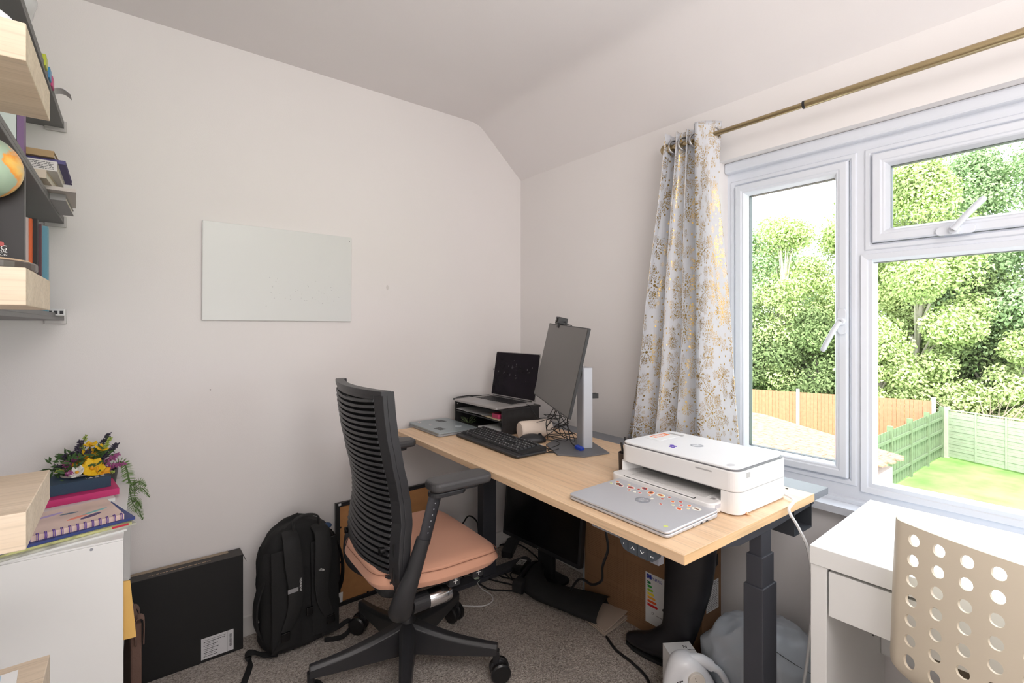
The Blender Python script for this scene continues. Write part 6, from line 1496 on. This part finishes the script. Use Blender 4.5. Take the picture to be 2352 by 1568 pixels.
# upright books on the grey shelf behind the oak shelf, near eye level
ZB_ = 1.3192
def upright(label, y0, d_, x1, t_, h_, cover, title=None, tcol=None):
    b_ = thing('book', label, 'book', (x1, y0, ZB_ if y0 > 1.145 else 1.3775))
    dd_ = .17
    MB().box(-dd_, 0, 0, .002, 0, h_).box(-dd_, 0, t_ - .002, t_, 0, h_).box(-.0025, 0, .002, t_ - .002, 0, h_).build('cover', cover, b_)
    MB().box(-dd_ + .003, -.003, .002, t_ - .002, .003, h_ - .003).build('pages', mat('page block', (0, 0, 0, 1)), b_); return b_
BKM = mat('black glossy cover', (.008, .007, .008, 1), rough=.3)
b1 = thing('book', 'large black hardback with white lettering behind the globe', 'book', (-.138, 1.125, 1.3775))
MB().box(-.20, 0, 0, .012, 0, .185).build('cover', BKM, b1); MB().box(-.197, -.002, .002, .010, .184, .1855).build('pages', PAPER, b1)
Mf = lambda x, z: T(x, -.0004, z) @ R('X', 90)
def wpx(px, py): p = ony(px, py, 1.125); return p.x + .138, p.z - 1.3775
x_, z_ = wpx(17, 570); lettering('cover_title', 'OHG', .011, INKW, b1, Mf(x_ + .0, z_), align='RIGHT'); x_, z_ = wpx(17, 582); lettering('cover_subtitle', 'SOCIAL\nFOUNDATION', .0052, INKW, b1, Mf(x_, z_), align='RIGHT')
x_, z_ = wpx(2, 560); MB().ell((x_, -.001, z_), .004, .0006, .004, 12, 6).build('cover_mark', mat('red print', (.5, .05, .05, 1)), b1)
for lab, t_, h_, c, y0_, px in (('thin white and red book next to the black hardback', .012, .268, (.62, .52, .50), 1.80, 64), ('orange spined book on the grey shelf', .016, .268, (.72, .13, .03), 1.814, 73), ('black spined book between the orange and the maroon one', .022, .272, (.012, .012, .013), 1.832, 86), ('slim maroon book on the grey shelf', .014, .262, (.10, .035, .05), 1.857, 95), ('pale blue book standing last in the upright row', .034, .264, (.13, .33, .43), 1.90, 109)):
    upright(lab, y0_, .16, ony(px, 600, y0_).x, t_, h_, mat('cover ' + lab[:12], tuple(c) + (1,), rough=.45))
wbx2 = MB().rbox(-.205, -.160, 2.03, 2.09, 1.3315, 1.352, .003).build('label_maker_tape', mat('white plastic case', (.66, .66, .66, 1), rough=.4), None, bevel=.001); tag(wbx2, 'small white case with black print at the end of the eye-level shelf', 'case')
q = MB()
for i in range(3): q.box(-.1985 + .013 * i, -.190 + .013 * i, 2.0292, 2.0298, 1.336, 1.346)
q.build('case_print', INK, wbx2)
# books lying on the middle grey shelf
ZL = 1.6545 + .012
BL = [('grey book lowest of the lying books', .018, (.30, .29, .29)), ('pale paperback with maroon corner sticking out of the lying stack', .010, (.50, .45, .42)), ('thick cream paged book in the middle of the lying stack', .022, (.58, .50, .40)), ('white paperback with print on its end in the lying stack', .026, (.62, .60, .58)), ('navy and white book near the top of the lying stack', .010, (.06, .05, .18)), ('tan hardback topmost of the lying stack', .017, (.36, .24, .11))]
offs = [(-.213, 2.02, 0), (-.196, 1.97, 4), (-.236, 1.89, -2), (-.222, 1.89, 1), (-.207, 1.91, 1), (-.224, 1.895, -1)]
zc = ZL - .006
for (lab, t_, c), (x, y, a) in zip(BL, offs):
    b_ = book('book', lab, (x, y, zc), a, .13, .25, t_, mat('cover ' + lab[:10], tuple(c) + (1,), rough=.5), None); zc += t_ + .0004
    if 'white paperback' in lab:
        q = MB(); rr = random.Random(3)
        for i in range(5):
            xx = .0
            while xx < .056: w_ = rr.uniform(.003, .009); q.box(xx, min(.058, xx + w_), -.1256, -.1250, .0035 + i * .0042, .0048 + i * .0042); xx += w_ + .0015
        q.build('end_print', INK, b_)
    if 'maroon' in lab: MB().box(.045, .0655, .06, .1255, t_, t_ + .0004).build('corner_print', mat('maroon print', (.18, .02, .04, 1)), b_)
px_ = ony(39, 320, 1.70).x; px2 = ony(55, 320, 1.70).x
pb_ = thing('book', 'tall purple book standing on the middle grey shelf', 'book', (px_, 1.70, ZL - .006)); MB().box(0, px2 - px_, 0, .03, 0, .255).build('cover', mat('purple cover', (.20, .11, .24, 1), rough=.5), pb_); MB().box(.001, px2 - px_ - .001, .002, .028, .255, .2554).build('pages', PAPER, pb_)
mb_ = thing('book', 'pale mint book standing beside the tall purple book', 'book', (px_ - .075, 1.695, ZL - .006)); MB().box(0, .074, 0, .034, 0, .25).build('cover', mat('mint cover', RGB(206, 216, 212), rough=.5), mb_); MB().box(.002, .072, .002, .032, .25, .2504).build('pages', PAPER, mb_)
# top shelf: packets
q = MB(); q.ell((0, 0, .05), .03, .075, .05, 24, 14); q.v = [Vector((p.x + .01 * noise.noise(p * 30), p.y, max(0, p.z + .012 * noise.noise(p * 25)))) for p in q.v]
o = q.build('plastic_packet', mat('clear film', (.60, .60, .62, 1), rough=.2), None, smooth=True); o.location = (-.205, 1.56, 1.9935); tag(o, 'crinkled clear plastic packet on the highest metal shelf', 'packet')
o = MB().rbox(-.04, .0, 0, .16, 0, .12, .004).build('snack_box', mat('bright blue card', (.06, .22, .42, 1), rough=.4), None, bevel=.001); o.location = (-.192, 1.40, 1.9935); tag(o, 'blue box on the highest metal shelf', 'box')
for i, (y, c, lab) in enumerate(((1.78, (.50, .55, .05), 'lime green marker box on the highest metal shelf'), (1.86, (.05, .25, .5), 'small blue packet on the highest metal shelf'), (1.92, (.55, .05, .2), 'small pink packet on the highest metal shelf'))):
    o = MB().rbox(-.03, 0, 0, .04, 0, .03, .003).build('packet', mat('packet colour %d' % i, c + (1,), rough=.4), None, bevel=.001); o.location = (-.178, y, 1.9935); tag(o, lab, 'packet')
q = MB(); q.slab(8, 4, lambda u, v: (-.03 + .06 * u, .01 * sin(5 * u) + .05 * v, .01 + .02 * sin(3 * u) + .0 * v), lambda u, v: (-.03 + .06 * u, .01 * sin(5 * u) + .05 * v, .008 + .02 * sin(3 * u)))
o = q.build('paper_scrap', PAPER, None, smooth=True); o.location = (-.175, 2.0, 1.994); tag(o, 'curled white paper scrap on the highest metal shelf', 'paper')
q = MB(); q.ell((0, 0, .0), .03, .06, .022, 20, 12); o = q.build('folded_cloth', mat('white cloth', (.72, .73, .78, 1), rough=.9, bump=.3, bscale=60), None, smooth=True); o.location = (-.155, 1.0, 1.723); tag(o, 'white cloth lying on the topmost oak shelf', 'cloth')
# postcard on the lowest oak shelf
pc0 = thing('postcard', 'postcard with a beach picture on the lowest oak shelf', 'postcard', (-.185, 1.055, .7385), 4)
MB().box(-.075, .045, -.055, .06, 0, .001).build('card', PAPER, pc0)
MB().box(-.073, .026, -.053, .058, .001, .0013).build('picture', mat('sky blue print', RGB(170, 196, 214), rough=.4, var=.15, vscale=20), pc0)
MB().box(-.073, .026, -.053, -.018, .0013, .0015).build('picture_sea', mat('sea blue print', RGB(110, 160, 186), rough=.4), pc0)
q = MB(); rr = random.Random(2)
for i in range(14): q.prism(circ(rr.uniform(-.05, .0), rr.uniform(-.03, .012), .006, 8, .004), .0015, .0018)
q.build('picture_sand', mat('sand print', RGB(196, 120, 70), rough=.5, var=.6, vscale=90), pc0)
